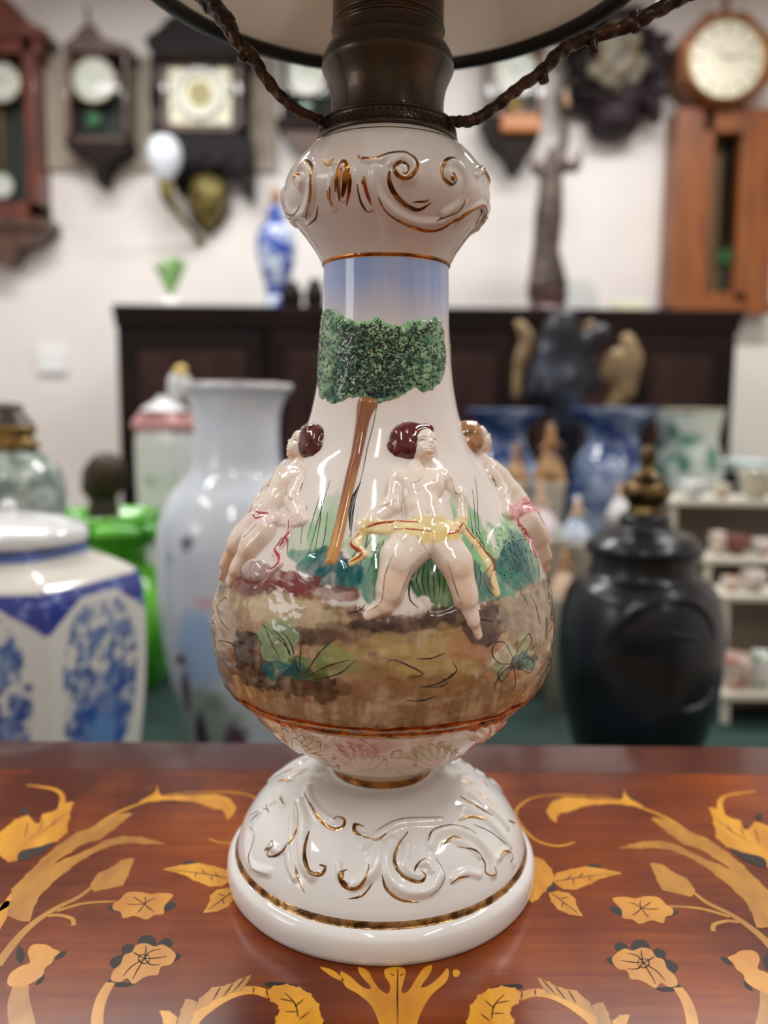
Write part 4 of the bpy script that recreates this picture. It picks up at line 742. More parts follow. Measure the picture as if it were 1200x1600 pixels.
arm([(694, 196), (708, 190), (728, 190), (752, 182), (785, 158), (815, 134), (848, 110), (875, 82), (905, 64), (945, 52), (990, 36), (1030, 14), (1070, -8), (1100, -30)], [-.012, -.014, -.014, -.012, -.01, -.008, -.006, -.004, -.002, 0, 0, 0, 0, 0], [9, 8, 9, 9, 9, 9.5, 11, 10, 11, 11, 12, 12, 12, 12], [(848, 112, 9, 2, 16), (926, 62, 9, 2, 20), (992, 32, 9, -4, -14), (992, 34, 9, 2, 14)], [np.array([.168, 0, .505]), np.array([.143, 0, .512])])
for x, y, dx in ((516, 200, -1), (700, 196, 1)):
    a = at(x, y, -.012); tube('arm_bracket', [a+np.array([0, .0, .002]), a+np.array([dx*.0015, .002, -.003]), a+np.array([dx*.003, .006, -.0075])], [.0026, .003, .0024], BRONZE, lamp, 10)
# ================================================================= background furniture
m_dark = mat('dark_stained_wood', (32, 18, 16), .5, noise=((20, 12, 11), 5, .4, .6), spec=.12)
m_dark2 = mat('dark_panel_wood', (52, 33, 29), .5, noise=((36, 22, 20), 6, .4, .65, (3, 1, .5)), spec=.15)
CY0 = 2.32; ztop = at(670, 480, CY0)[2]; xl = at(182, 600, CY0)[0]; xr = at(1150, 600, CY0)[0]
cab = empty('sideboard', ((xl+xr)/2, CY0+.25, FZ), 'long dark-stained wooden sideboard standing against the back wall', 'sideboard')
box('top', xl-.006, xr+.012, CY0-.01, CY0+.52, ztop-.035, ztop, m_dark, cab, .006)
box('cornice', xl-.002, xr+.005, CY0-.004, CY0+.5, ztop-.07, ztop-.035, m_dark, cab, .004)
box('carcass', xl, xr, CY0+.02, CY0+.5, FZ+.08, ztop-.07, m_dark, cab); box('plinth', xl+.02, xr-.02, CY0+.03, CY0+.49, FZ, FZ+.08, m_dark, cab)
for a, b_ in ((190, 412), (420, 600), (610, 800), (985, 1140), (808, 975)):
    x0 = at(a, 600, CY0)[0]; x1 = at(b_, 600, CY0)[0]; zt = ztop-.085; zb = FZ+.12
    d = box('door', x0, x1, CY0, CY0+.02, zb, zt, m_dark, cab, .004); box('raised_panel', x0+.06, x1-.06, CY0-.008, CY0, zb+.06, zt-.07, m_dark2, d, .006)
    bm = bmesh.new(); bmesh.ops.create_icosphere(bm, subdivisions=2, radius=.012, matrix=Matrix.Translation((x1-.025, CY0-.012, 0))); me = bpy.data.meshes.new('m'); bm.to_mesh(me); bm.free(); link('knob', me, mat('old_brass', (150, 118, 62), .35, .9), d)
TZ = -.28
m_cloth = mat('green_cloth', (18, 52, 44), .85, noise=((12, 38, 34), 8, .35, .65))
dt = empty('display_table', (0, 1.15, FZ), 'low display table under a dark green cloth behind the inlaid table', 'table')
box('tabletop', -.98, 1.05, .32, 1.9, TZ-.03, TZ-.004, m_dark, dt)
for x in (-.9, .97):
    for y in (.4, 1.82): box('leg', x-.025, x+.025, y-.025, y+.025, FZ, TZ-.03, m_dark, dt)
tc_ = box('table_cloth', -1.0, 1.07, .3, 1.92, TZ-.004, TZ, m_cloth, None, .002); tag(tc_, 'dark green cloth covering the low display table of porcelain', 'tablecloth')

# ================================================================= wall clocks
m_mah = mat('clock_mahogany', (112, 52, 36), .35, noise=((78, 34, 26), 9, .35, .65, (3, 1, .6)), coat=.3)
m_wal = mat('clock_walnut', (92, 58, 42), .4, noise=((58, 36, 28), 9, .35, .65, (3, 1, .6)), coat=.3)
m_oak = mat('clock_oak', (146, 84, 38), .4, noise=((112, 60, 28), 8, .35, .65, (4, 1, .5)), coat=.1)
m_blk = mat('ebony_carving', (20, 13, 13), .5, spec=.15); m_vio = mat('plum_carving', (46, 30, 36), .5, spec=.2, noise=((34, 26, 32), 20, .4, .6))
m_dial = mat('white_dial', (228, 228, 222), .35); m_cream = mat('cream_dial', (176, 172, 150), .35, .2); m_silver = mat('silvered_dial', (222, 216, 196), .38, .25)
m_brass = mat('old_brass', (0, 0, 0)); m_inner = mat('clock_inside', (38, 46, 42), .6); m_num = mat('black_paint', (24, 22, 22), .5); m_grn = mat('green_glass_bob', (34, 110, 66), .2, 0, .6)
CLK = WY-.12
def disc(name, cx, cy, r, Y, m, parent, th=.006, seg=40):
    c = at(cx, cy, Y); R = r*pxs(Y); pts = [(c[0]+R*math.sin(2*math.pi*k/seg), c[2]+R*math.cos(2*math.pi*k/seg)) for k in range(seg)]; return prism(name, pts, Y, Y+th, m, parent)
def ringpx(name, cx, cy, r, wpx, Y, m, parent, seg=48, pw=1):
    c = at(cx, cy, Y); P = [c+np.array([math.sin(a)*r*pxs(Y), 0, math.cos(a)*r*pxs(Y)]) for a in np.linspace(0, 2*math.pi, seg+1)]; V, Fc = tube_v(P, wpx*pxs(Y), 8); return link(name, mesh(V, Fc), m, parent)
def dialface(cx, cy, r, Y, m, parent, brass=True, hh=(-40, 70), rect=False):
    d = disc('dial', cx, cy, r, Y, m, parent) if not rect else bpx('dial', cx-r, cy-r*.98, cx+r, cy+r*.98, Y, Y+.006, m, parent)
    s = pxs(Y); c = at(cx, cy, Y)
    for k in range(12):
        a = k*math.pi/6; R = r*.8*s; x = c[0]+R*math.sin(a); z = c[2]+R*math.cos(a); h = r*.09*s; wv = r*.03*s
        P = [(x-wv*math.cos(a)-h*math.sin(a), z+wv*math.sin(a)-h*math.cos(a)), (x+wv*math.cos(a)-h*math.sin(a), z-wv*math.sin(a)-h*math.cos(a)), (x+wv*math.cos(a)+h*math.sin(a), z-wv*math.sin(a)+h*math.cos(a)), (x-wv*math.cos(a)+h*math.sin(a), z+wv*math.sin(a)+h*math.cos(a))]
        prism('hour_mark', P, Y-.0015, Y, m_num, d)
    for a, L in zip(hh, (.5, .72)):
        a = math.radians(a); e = (c[0]+L*r*s*math.sin(a), c[2]+L*r*s*math.cos(a)); w_ = .025*r*s
        prism('hand', [(c[0]-w_*math.cos(a), c[2]+w_*math.sin(a)), (c[0]+w_*math.cos(a), c[2]-w_*math.sin(a)), e], Y-.004, Y-.002, m_num, d)
    if brass: ringpx('bezel', cx, cy, r*1.04, r*.05, Y-.004, m_brass, parent)
def case(x0, y0, x1, y1, t, m, parent, Y0=None, glass=True, inner=None):
    """open-fronted case: back, four sides (a frame) and a glazed door"""
    Y0 = Y0 or CLK
    bpx('case_back', x0+t*.3, y0+t*.3, x1-t*.3, y1-t*.3, WY-.03, WY, inner or m_inner, parent)
    for a in ((x0, y0, x0+t, y1), (x1-t, y0, x1, y1), (x0, y0, x1, y0+t), (x0, y1-t, x1, y1)):
        bpx('case_side', *a, Y0, WY-.001, m, parent)
    if glass: bpx('door_glass', x0+t, y0+t, x1-t, y1-t, Y0+.008, Y0+.011, glass_mat(), parent, 0)
# mahogany clock at the left edge
k = empty('wall_clock', at(0, 200, WY), 'reddish mahogany wall clock cut off by the left edge', 'clock', 'antique clocks on the back wall')
case(-62, 52, 62, 345, 30, m_mah, k); ppx('crown', [(-78, 56), (-78, 40), (-52, 34), (-30, 10), (0, -14), (28, 12), (48, 36), (70, 44), (72, 56)], CLK-.02, WY, m_mah, k)
bpx('moulding', -70, 338, 74, 356, CLK-.02, WY, m_wal, k); ppx('bottom_bracket', [(-66, 356), (68, 356), (54, 378), (26, 384), (12, 410), (0, 414), (-14, 408), (-30, 384), (-56, 376)], CLK, WY, m_wal, k)
dialface(2, 128, 27, CLK+.02, m_dial, k); disc('pendulum_bob', 2, 290, 17, CLK+.06, m_dial, k); bpx('pendulum_rod', 0, 155, 3, 275, CLK+.065, CLK+.07, m_brass, k)
# small walnut clock
k = empty('wall_clock', at(148, 150, WY), 'small walnut wall clock with white dial and green pendulum glow', 'clock', 'antique clocks on the back wall')
case(102, 76, 200, 222, 9, m_wal, k); ppx('crown', [(98, 80), (100, 66), (112, 60), (124, 44), (138, 36), (148, 40), (160, 58), (182, 66), (202, 70), (204, 80)], CLK-.015, WY, m_wal, k); tube('finial', [at(138, 40, CLK+.05), at(137, 26, CLK+.05), at(136, 12, CLK+.05)], [.012, .006, .009], m_wal, k)
for x in (106, 196): tube('turned_column', [at(x, y, CLK-.012) for y in (84, 120, 160, 214)], [.012, .008, .011, .012], m_wal, k)
ppx('bottom_bracket', [(100, 220), (204, 220), (198, 236), (178, 244), (164, 262), (158, 284), (150, 286), (146, 262), (130, 242), (106, 234)], CLK, WY, mat('dark_stained_wood', (0, 0, 0)), k)
dialface(146, 124, 31, CLK+.02, m_dial, k); bpx('pendulum_rod', 145, 150, 148, 180, CLK+.065, CLK+.07, m_brass, k); disc('pendulum_bob', 146, 186, 11, CLK+.06, m_grn, k)
# big carved clock with square dial
k = empty('wall_clock', at(310, 150, WY), 'dark carved wall clock with square cream dial and brass weights', 'clock', 'antique clocks on the back wall')
case(250, 88, 378, 205, 11, m_wal, k, glass=False); ppx('crown', [(230, 74), (226, 58), (246, 46), (262, 28), (290, 16), (314, 4), (336, 18), (362, 34), (378, 52), (394, 62), (388, 80), (240, 80)], CLK-.03, WY, m_blk, k); bpx('cornice', 236, 72, 390, 90, CLK-.04, WY, m_dark, k)
dialface(312, 146, 50, CLK+.02, m_cream, k, False, (-30, 110), True); ringpx('chapter_ring', 312, 146, 32, 5, CLK+.016, m_dial, k); disc('dial_centre', 312, 146, 17, CLK+.014, mat('dull_gilt_centre', (150, 140, 96), .5, .2), k)
for x in (243, 384): tube('turned_column', [at(x, y, CLK-.01) for y in (94, 120, 150, 180, 206)], [.02, .012, .024, .012, .02], m_blk, k)
ppx('carved_apron', [(240, 205), (388, 205), (394, 240), (392, 300), (386, 312), (378, 298), (372, 276), (352, 266), (330, 262), (306, 266), (288, 286), (276, 300), (268, 280), (256, 262), (246, 240)], CLK+.01, WY, m_blk, k)
for cx, cy, r in ((262, 232, 16), (300, 236, 20), (340, 238, 18), (374, 250, 15), (284, 262, 12), (384, 286, 9)): disc('carved_rosette', cx, cy, r, CLK-.006, m_blk, k, .02, 14)
p, c = lpx(325, [(3, 262), (8, 272), (26, 286), (31, 308), (24, 330), (14, 346), (8, 356), (2, 364)], CLK+.08); lathe('weight', p[::-1], c, mat('dull_brass', (146, 132, 74), .45, .5, noise=((96, 84, 46), 30, .4, .6)), k, 24)
ppx('weight_bracket', [(292, 316), (304, 332), (318, 346), (346, 342), (360, 322), (346, 352), (326, 368), (302, 348)], CLK+.1, CLK+.13, m_dark, k)
# white globe sconce beside it
k = empty('wall_sconce', at(262, 260, WY), 'brass wall sconce with white glass globe below the carved clock', 'lamp')
p, c = lpx(257, [(9, 282), (15, 274), (24, 256), (26, 240), (22, 224), (13, 214), (2, 211)], CLK-.09); lathe('glass_globe', p, c, mat('white_glass', (225, 232, 242), .25, 0, .4), k, 24)
tube('curved_arm', [at(258, 284, CLK-.09), at(262, 310, CLK-.08), at(280, 336, CLK-.02), at(304, 366, CLK+.08), at(316, 380, WY)], [.03, .022, .014, .012, .02], mat('dull_brass', (0, 0, 0)), k)
# clock half hidden behind the burner
k = empty('wall_clock', at(475, 140, WY), 'dark wall clock half hidden behind the bronze burner, left side', 'clock', 'antique clocks on the back wall')
case(440, 62, 548, 182, 9, m_dark, k); bpx('moulding', 432, 182, 556, 200, CLK-.02, WY, m_dark, k); ppx('bottom_bracket', [(436, 200), (552, 200), (530, 226), (510, 238), (492, 246), (474, 240), (450, 218)], CLK, WY, m_wal, k); ppx('crown', [(430, 64), (440, 44), (470, 34), (494, 14), (518, 34), (548, 46), (556, 64)], CLK-.02, WY, m_dark, k)
dialface(478, 112, 30, CLK+.02, m_dial, k); disc('pendulum_bob', 478, 166, 8, CLK+.06, m_grn, k)
# clock behind the right arm
k = empty('wall_clock', at(808, 160, WY), 'brown wall clock with amber base behind the right bronze branch', 'clock', 'antique clocks on the back wall')
case(762, 70, 850, 182, 9, m_wal, k, inner=mat('pale_back', (150, 146, 134), .5)); dialface(805, 112, 32, CLK+.02, m_dial, k); bpx('amber_base', 784, 176, 846, 206, CLK-.03, WY, mat('amber_wood', (176, 104, 34), .35, coat=.4), k, .01)
ppx('bottom_bracket', [(752, 182), (784, 178), (790, 208), (844, 208), (838, 226), (826, 240), (816, 262), (800, 262), (790, 240), (766, 216)], CLK, WY, m_dark, k); ppx('crown', [(756, 72), (770, 50), (806, 28), (842, 50), (856, 72)], CLK-.02, WY, m_wal, k); disc('pendulum_bob', 805, 160, 8, CLK+.06, m_brass, k)
# carved cuckoo-style clock
k = empty('carved_clock', at(960, 110, WY), 'ornate dark carved wall clock with leafy frame and pale carved centre', 'clock', 'antique clocks on the back wall')
bpx('case_box', 905, 40, 1020, 172, CLK+.04, WY, m_vio, k); LF = []
for i in range(18):
    a = i*2*math.pi/18; R = 66+9*math.sin(i*2.3); LF.append((962+.98*R*math.sin(a), 96-R*.98*math.cos(a), 17+5*math.sin(i*1.7), 962+1.24*R*math.sin(a+.1), 96-R*1.18*math.cos(a+.1), 7))
for s_ in LF: blob('carved_leaf', bl([s_+(.02, -.01)], CLK+.02), .009, m_blk if s_[0] < 940 else m_vio, k, 2)
m_pale = mat('pale_carving', (140, 132, 112), .5, noise=((84, 76, 66), 26, .4, .6))
for q in ((940, 70, 16, 985, 66, 16), (930, 110, 14, 950, 128, 10), (1000, 100, 14, 985, 128, 10), (962, 120, 14, 964, 140, 7), (960, 44, 11, 978, 52, 12)): blob('carved_ornament', bl([q], CLK+.02), .009, m_pale, k, 2)
dialface(966, 86, 24, CLK-.01, m_pale, k, True)
p, c = lpx(958, [(2, 222), (26, 214), (36, 204), (38, 176), (30, 168)], CLK+.06); lathe('base_cup', p, c, m_vio, k, 24); blob('side_tassel', bl([(1020, 160, 14, 1024, 186, 9)], CLK+.03), .009, m_vio, k, 2); blob('side_tassel', bl([(888, 150, 12, 884, 180, 7)], CLK+.03), .009, m_blk, k, 2)
# octagonal oak clock
k = empty('long_drop_clock', at(1125, 250, WY), 'tall oak clock with octagonal head and long glazed case, right edge', 'clock', 'antique clocks on the back wall')
def octo(cx, cy, rx, ry=None): ry = ry or rx; return [(cx+rx*math.sin(math.radians(22.5+45*i))/math.cos(math.radians(22.5))*1., cy-ry*math.cos(math.radians(22.5+45*i))/math.cos(math.radians(22.5))) for i in range(8)]
bx = 1136
ppx('head', octo(bx, 92, 74), CLK-.03, WY, m_oak, k); ppx('head_moulding', octo(bx, 92, 66), CLK-.05, CLK-.03, mat('oak_moulding', (146, 84, 50), .35, coat=.3), k); dialface(bx, 92, 54, CLK-.07, m_silver, k, True, (-50, 80)); tube('finial', [at(bx-2, 22, CLK+.02), at(bx-2, 8, CLK+.02), at(bx-2, -8, CLK+.02)], [.022, .01, .016], m_oak, k)
for a in ((1060, 168, 1102, 478), (1164, 168, 1204, 478), (1102, 168, 1164, 206), (1102, 456, 1164, 478)): bpx('case_side', *a, CLK-.01, WY, m_oak, k)
bpx('case_back', 1102, 206, 1164, 456, WY-.03, WY, mat('dim_oak', (120, 92, 62), .5), k); bpx('door_glass', 1102, 206, 1164, 456, CLK+.012, CLK+.015, glass_mat(), k, 0)
bpx('pendulum_rod', 1135, 210, 1142, 400, CLK+.06, CLK+.07, m_dark, k); disc('pendulum_bob', 1138, 400, 13, CLK+.05, m_grn, k); bpx('inner_strip', 1142, 206, 1163, 456, CLK+.06, WY-.03, mat('clock_inside', (0, 0, 0)), k, 0); bpx('plinth', 1054, 470, 1208, 490, CLK-.03, WY, m_oak, k)

# ================================================================= things on the sideboard
SY = 2.55
def sb(cx, pts, Y=SY):
    """silhouette whose foot is lowered or raised onto the sideboard top"""
    p, c = lpx(cx, pts, Y); dz = ztop-min(q[1] for q in p); return [(r, z+dz) for r, z in p], c
m_stat = mat('statue_bronze', (66, 56, 54), .42, .6, noise=((104, 88, 76), 22, .45, .7))
k = empty('bronze_statue', (at(868, 470, SY)[0], SY, ztop), 'tall bronze statue of a robed figure raising a torch, on sideboard', 'statue')
blob('figure', bl([(862, 262, 17, 860, 300, 19), (860, 300, 20, 857, 340, 23), (857, 340, 23, 852, 400, 21), (852, 400, 22, 852, 446, 28), (860, 262, 9, 866, 250, 8), (866, 240, 11, 867, 238, 10), (872, 262, 10, 880, 228, 8), (880, 228, 8, 884, 190, 8), (852, 262, 9, 838, 268, 8), (838, 268, 8, 832, 252, 7), (872, 262, 9, 900, 262, 8), (900, 262, 8, 906, 240, 6), (864, 400, 12, 872, 446, 16), (840, 430, 12, 836, 450, 14)], SY), .009, m_stat, k)
blob('torch', bl([(884, 192, 7, 884, 176, 9), (884, 170, 12, 880, 150, 11), (880, 148, 11, 886, 128, 6)], SY), .009, mat('dark_bronze', (0, 0, 0)), k)
p, c = sb(856, [(30, 452), (24, 448), (28, 444), (26, 456), (34, 470), (36, 478)][::-1]); lathe('pedestal', [(.0005, ztop), (.085, ztop), (.086, ztop+.015), (.07, ztop+.02), (.066, ztop+.06), (.075, ztop+.068), (.07, ztop+.082), (.0005, ztop+.083)], (c[0], SY), mat('red_marble', (70, 38, 38), .3, coat=.4), k, 32, n=2)
m_bw = mat('blue_white_far', (196, 208, 226), .15, 0, .4, noise=((34, 70, 160), 15, .46, .54))
m_cobalt = mat('cobalt_band', (30, 62, 150), .2, 0, .4)
k = empty('lidded_vase', (at(432, 400, SY)[0], SY, ztop), 'blue and white lidded vase standing on the sideboard, left of the lamp', 'vase')
p, c = sb(432, [(18, 476), (20, 470), (16, 440), (24, 410), (30, 375), (27, 345), (14, 330), (12, 322)]); lathe('body', p, c, m_bw, k, 32); zt = max(q[1] for q in p); lathe('lid', [(.034, zt), (.036, zt+.01), (.022, zt+.03), (.008, zt+.04)], c, m_bw, k, 24); lathe('knob', [(.008, zt+.038), (.022, zt+.055), (.018, zt+.085), (.004, zt+.1)], c, mat('brown_knob', (150, 112, 76), .4), k, 16); z0 = min(q[1] for q in p); lathe('cobalt_band', [(.0365, z0+.05), (.038, z0+.06), (.042, z0+.1), (.046, z0+.12)], c, m_cobalt, k, 24)
k = empty('potted_plant', (at(266, 460, SY)[0], SY, ztop), 'small green leafy plant in white pot on the sideboard', 'plant')
lathe('pot', [(.0005, ztop), (.035, ztop), (.045, ztop+.05), (.042, ztop+.05), (.038, ztop+.045), (.0005, ztop+.044)], (at(266, 460, SY)[0], SY), m_dial, k, 24, n=1)
for dx, dy, kk in ((-30, -28, 0), (-16, -34, 1), (0, -40, 2), (14, -36, 3), (26, -30, 4), (-8, -22, 5)):
    a = at(266, 462, SY); b_ = at(266+dx, 440+dy, SY+.03*((kk % 3)-1)); mdl = (a+b_)/2+np.array([0, 0, .03]); q = catmull([a, mdl, b_], 6); w_ = .02*np.sin(np.linspace(.25, 3.0, len(q))); V = []
    for i in range(len(q)): V += [q[i]+np.array([-w_[i]*.8, -.004, w_[i]*.4]), q[i]+np.array([0, 0, -.004]), q[i]+np.array([w_[i]*.8, -.004, -w_[i]*.4])]
    o = link('leaf', mesh(V, grid_faces(len(q), 3)), mat('leaf_green', (120, 160, 96), .5), k); o.modifiers.new('thickness', 'SOLIDIFY').thickness = .002
for cx, hw, y0, lab in ((455, 17, 440, 'squat dark jar on the sideboard beside the blue and white vase'), (492, 15, 436, 'dark jar on the sideboard partly behind the lamp neck')):
    p, c = sb(cx, [(hw*.7, 478), (hw, 468), (hw, 452), (hw*.6, y0), (hw*.7, y0-4)], 2.40); o = lathe('dark_jar', p, (c[0], c[1]), m_blk, None, 24); tag(o, lab, 'jar')
cc_ = at(905, 440, SY+.1); o = disc('glass_plate', 905, 440, 32, SY+.14, mat('pale_plate', (206, 208, 206), .2, coat=.4), None, .008); tag(o, 'pale round plate propped upright on the sideboard beside the bronze statue', 'plate')
o.location.z = ztop-(at(905, 440, SY+.14)[2]-32*pxs(SY+.14))
o = bpx('small_card', 958, 442, 1010, 474, SY+.1, SY+.12, mat('pale_yellow_card', (214, 214, 184), .7), None); o.location.z = ztop-at(984, 474, SY+.1)[2]; tag(o, 'pale yellowish card standing on the sideboard by the oak clock', 'card')

# ================================================================= porcelain on the display table
def onlathe(p, c, px, py, out=0.):
    z_ = np.array([q[1] for q in p]); r_ = np.array([q[0] for q in p]); o_ = np.argsort(z_); d = ray(px, py); t = np.linspace(.3, 3, 6000); Q = CP+d*t[:, None]
    g = np.hypot(Q[:, 0]-c[0], Q[:, 1]-c[1])-np.interp(Q[:, 2], z_[o_], r_[o_])-out; i = np.where(g < 0)[0]; return Q[i[0]] if len(i) else Q[np.argmin(g)]
def down(p, r=None, z=TZ): return [(r or p[0][0]*.9, z)]+p if p[0][1] > z else p
# hexagonal blue and white jar
Yj = .50; sj = pxs(Yj); cj = at(20, 950, Yj); ZS = lambda y: at(20, y, Yj)[2]
prof = [(.0005, TZ), (150*sj, TZ), (165*sj, TZ+.02), (186*sj, ZS(1200)), (200*sj, ZS(1100)), (206*sj, ZS(1000)), (204*sj, ZS(930)), (200*sj, ZS(905)), (190*sj, ZS(889)), (160*sj, ZS(874)), (128*sj, ZS(864)), (118*sj, ZS(858)), (116*sj, ZS(842)), (120*sj, ZS(834)), (112*sj, ZS(830)), (100*sj, ZS(834))]
ROT = math.radians(37)
def hexcol(TH, z, r):
    C = np.tile(lin((222, 222, 218)), (len(TH), 1)); u = (((TH-ROT) % (math.pi/3))/(math.pi/3))*2-1; h = (z-ZS(1160))/(ZS(905)-ZS(1160)); x = TH*r*1.; au = np.abs(u)
    bandz = 1.0-.0*u; n1 = fbm(TH*14, z*95, 3, 4); n2 = fbm(TH*20, z*160, 8, 3); sh = (z > ZS(893)); 
    dip = 1.0-.17*np.clip(au-.35, 0, 1)**1.2*1.6-.02; band = (h > dip) & (h < 1.12)
    C = np.where((band & (n2 > .34))[:, None], lin((52, 68, 152)), C); C = np.where((band & (n2 <= .34))[:, None], lin((120, 140, 200)), C)
    pan = (au < .8*np.clip(1-((h-.45)/.52)**2, 0, 1)**.35) & (h < .93); ln_ = np.clip((n1-.47)*14, 0, 1)[:, None]*pan[:, None]
    C = C*(1-ln_*.85)+lin((70, 112, 172))*ln_*.85
    ln_ = (np.clip((n2-.56)*14, 0, 1)*np.clip((.95-h)*3, 0, 1)*pan)[:, None]; C = C*(1-ln_)+lin((44, 66, 142))*ln_
    ln_ = (np.clip(1.25-np.hypot(u*1.5, (h-.12)/.34), 0, .5)*2*(.55+n1*.6)*pan)[:, None]; ln_ = np.clip(ln_, 0, 1); C = C*(1-ln_)+lin((40, 88, 170))*ln_
    ln_ = np.clip(1.2-np.hypot(u*3, (h-.12)/.17), 0, .4)[:, None]*2.; C = C*(1-ln_)+lin((108, 150, 208))*ln_
    top = (z > ZS(895)) & (r < 192*sj); C = np.where(top[:, None], lin((214, 210, 202)), C); nk = (z > ZS(862)) & (z < ZS(845)) & (r < 124*sj); C = np.where(nk[:, None], lin((86, 112, 178)), C)
    return C
MPAINT = mat('porcelain_paint', (230, 230, 226), .14, 0, .5, attr=True)
k = empty('hexagonal_jar', (cj[0], Yj, TZ), 'large blue and white hexagonal porcelain jar at the left edge', 'jar'); lathe('body', prof, (cj[0], Yj), MPAINT, k, 260, 6, ROT, n=16, colfun=hexcol)
lathe('lid', [(118*sj, ZS(842)), (116*sj, ZS(826)), (95*sj, ZS(815)), (60*sj, ZS(806)), (14*sj, ZS(800)), (13*sj, ZS(788)), (2*sj, ZS(780))], (cj[0], Yj), mat('white_porcelain', (222, 224, 226), .14, 0, .5), k, 48)
# big white vase with flared, lobed mouth
Yv = .78; sv = pxs(Yv); ZV = lambda y: at(372, y, Yv)[2]
prof = [(.0005, TZ), (62*sv, TZ), (66*sv, TZ+.01), (70*sv, ZV(1190)), (90*sv, ZV(1120)), (112*sv, ZV(1040)), (124*sv, ZV(960)), (128*sv, ZV(880)), (124*sv, ZV(820)), (108*sv, ZV(778)), (84*sv, ZV(752)), (70*sv, ZV(730)), (66*sv, ZV(690)), (67*sv, ZV(650)), (76*sv, ZV(622)), (86*sv, ZV(608)), (84*sv, ZV(602)), (72*sv, ZV(610)), (60*sv, ZV(640))]
def vcol(TH, z, r):
    px = 372+r*np.sin(TH)/sv; 
    yy = np.interp(z, [ZV(y) for y in range(1200, 590, -10)], list(range(1200, 590, -10))); C = np.tile(lin((212, 218, 226)), (len(TH), 1)); n1 = fbm(TH*3, z*30, 4, 3)
    C = mixc(C, (196, 208, 226), np.clip((n1-.35)*2, 0, 1)*.6)
    def b(x, y, rx, ry, c, a=1.): 
        nonlocal C
        q = np.hypot((px-x)/rx, (yy-y)/ry)+(fbm(TH*16, z*120, 6, 3)-.5)*.5; C = mixc(C, c, a*np.clip((1-q)/.35, 0, 1)*(np.cos(TH) > -.1))
    b(318, 832, 13, 13, (86, 96, 116)); b(288, 858, 8, 14, (176, 186, 202)); b(336, 985, 46, 70, (160, 190, 226), .9); b(330, 1100, 70, 70, (150, 164, 150), .8); b(302, 1006, 12, 10, (84, 40, 58)); b(306, 1050, 9, 40, (88, 62, 84)); b(326, 1120, 14, 46, (76, 50, 76)); b(345, 915, 26, 8, (222, 170, 176), .7); b(380, 1130, 22, 40, (96, 66, 90)); b(270, 1090, 20, 40, (186, 196, 190), .7); b(350, 1060, 20, 22, (120, 150, 120), .7)
    return C
k = empty('white_vase', (at(372, 800, Yv)[0], Yv, TZ), 'tall white porcelain vase with flared mouth and faint blue painting', 'vase'); lathe('body', prof, (at(372, 800, Yv)[0], Yv), MPAINT, k, 160, n=10, colfun=vcol)
lathe('lobed_rim', [(85*sv, ZV(606)), (88*sv, ZV(602)), (85*sv, ZV(599)), (80*sv, ZV(603))], (at(372, 800, Yv)[0], Yv), mat('pinkish_rim', (186, 170, 166), .3), k, 64, 8, .2)
# black jar
Yb = .62; p, c = lpx(1000, [(92, 1185), (104, 1150), (120, 1090), (128, 1030), (127, 980), (118, 930), (104, 908), (86, 896), (81, 886), (80, 872), (80, 862)], Yb); p = [(.0005, TZ), (p[0][0]*.9, TZ)]+p
m_bj = mat('black_lacquer', (11, 12, 14), .3, 0, .2, noise=((20, 26, 36), 12, .4, .7), spec=.35, bump=.08, bscale=18)
k = empty('black_jar', (c[0], Yb, TZ), 'large black lidded jar with brass finial right of the lamp', 'jar'); lathe('body', p, c, m_bj, k, 80)
q, _ = lpx(1000, [(80, 866), (89, 862), (90, 852), (84, 844), (70, 834), (46, 826), (40, 818), (38, 806), (28, 800)], Yb); lathe('lid', q, c, m_bj, k, 64)
q, _ = lpx(1000, [(20, 812), (30, 802), (26, 790), (34, 778), (38, 768), (34, 756), (22, 748), (26, 744), (13, 736), (10, 726), (14, 716), (11, 704), (5, 698), (.5, 696)], Yb); lathe('brass_finial', q, c, mat('finial_brass', (122, 100, 62), .32, .9, noise=((64, 50, 34), 60, .4, .6)), k, 32)
for path, rr in (([(942, 1012), (960, 985), (985, 960), (1015, 944), (1050, 938), (1085, 944), (1108, 968), (1118, 1010)], .0075), ([(1050, 990), (1066, 996), (1088, 992)], .005), ([(1118, 1070), (1104, 1094), (1086, 1108), (1058, 1112)], .006)):
    tube('carved_ridge', [onlathe(p, c, *q_) for q_ in path], [.0008, rr, rr, rr, .0008], m_bj, k, 8)
# green planter with dark bust
Yg = 1.14; p, c = lpx(172, [(60, 1140), (92, 1060), (108, 990), (104, 940), (84, 905), (58, 880), (60, 862), (80, 845), (92, 825), (94, 806), (90, 800), (80, 806), (66, 826)], Yg); p = [(.0005, TZ), (p[0][0], TZ)]+p
m_green = mat('green_glaze', (100, 196, 44), .16, 0, .6, noise=((36, 110, 22), 7, .42, .66))
k = empty('green_planter', (c[0], Yg, TZ), 'bright green glazed ceramic planter behind the hexagonal jar', 'planter'); lathe('body', p, c, m_green, k, 72, 8, .3)
for i in range(8):
    a = i*math.pi/4+.2; R = 96*pxs(Yg); z = at(172, 822, Yg)[2]; z2 = at(172, 960, Yg)[2]; blob('glazed_lobe', [((c[0]+R*math.sin(a), Yg-R*math.cos(a), z), .016, (c[0]+R*1.02*math.sin(a+.5), Yg-R*1.02*math.cos(a+.5), z), .016)], .006, m_green, k, 2)
lathe('soil', [(.0005, at(172, 822, Yg)[2]), (66*pxs(Yg), at(172, 823, Yg)[2])], c, mat('dark_soil', (40, 32, 24), .9), k, 32, n=1)
zs = at(172, 822, Yg)[2]
k = empty('dark_bust', (at(162, 800, Yg)[0], Yg, zs), 'small dark bronze bust standing in the green planter', 'sculpture')
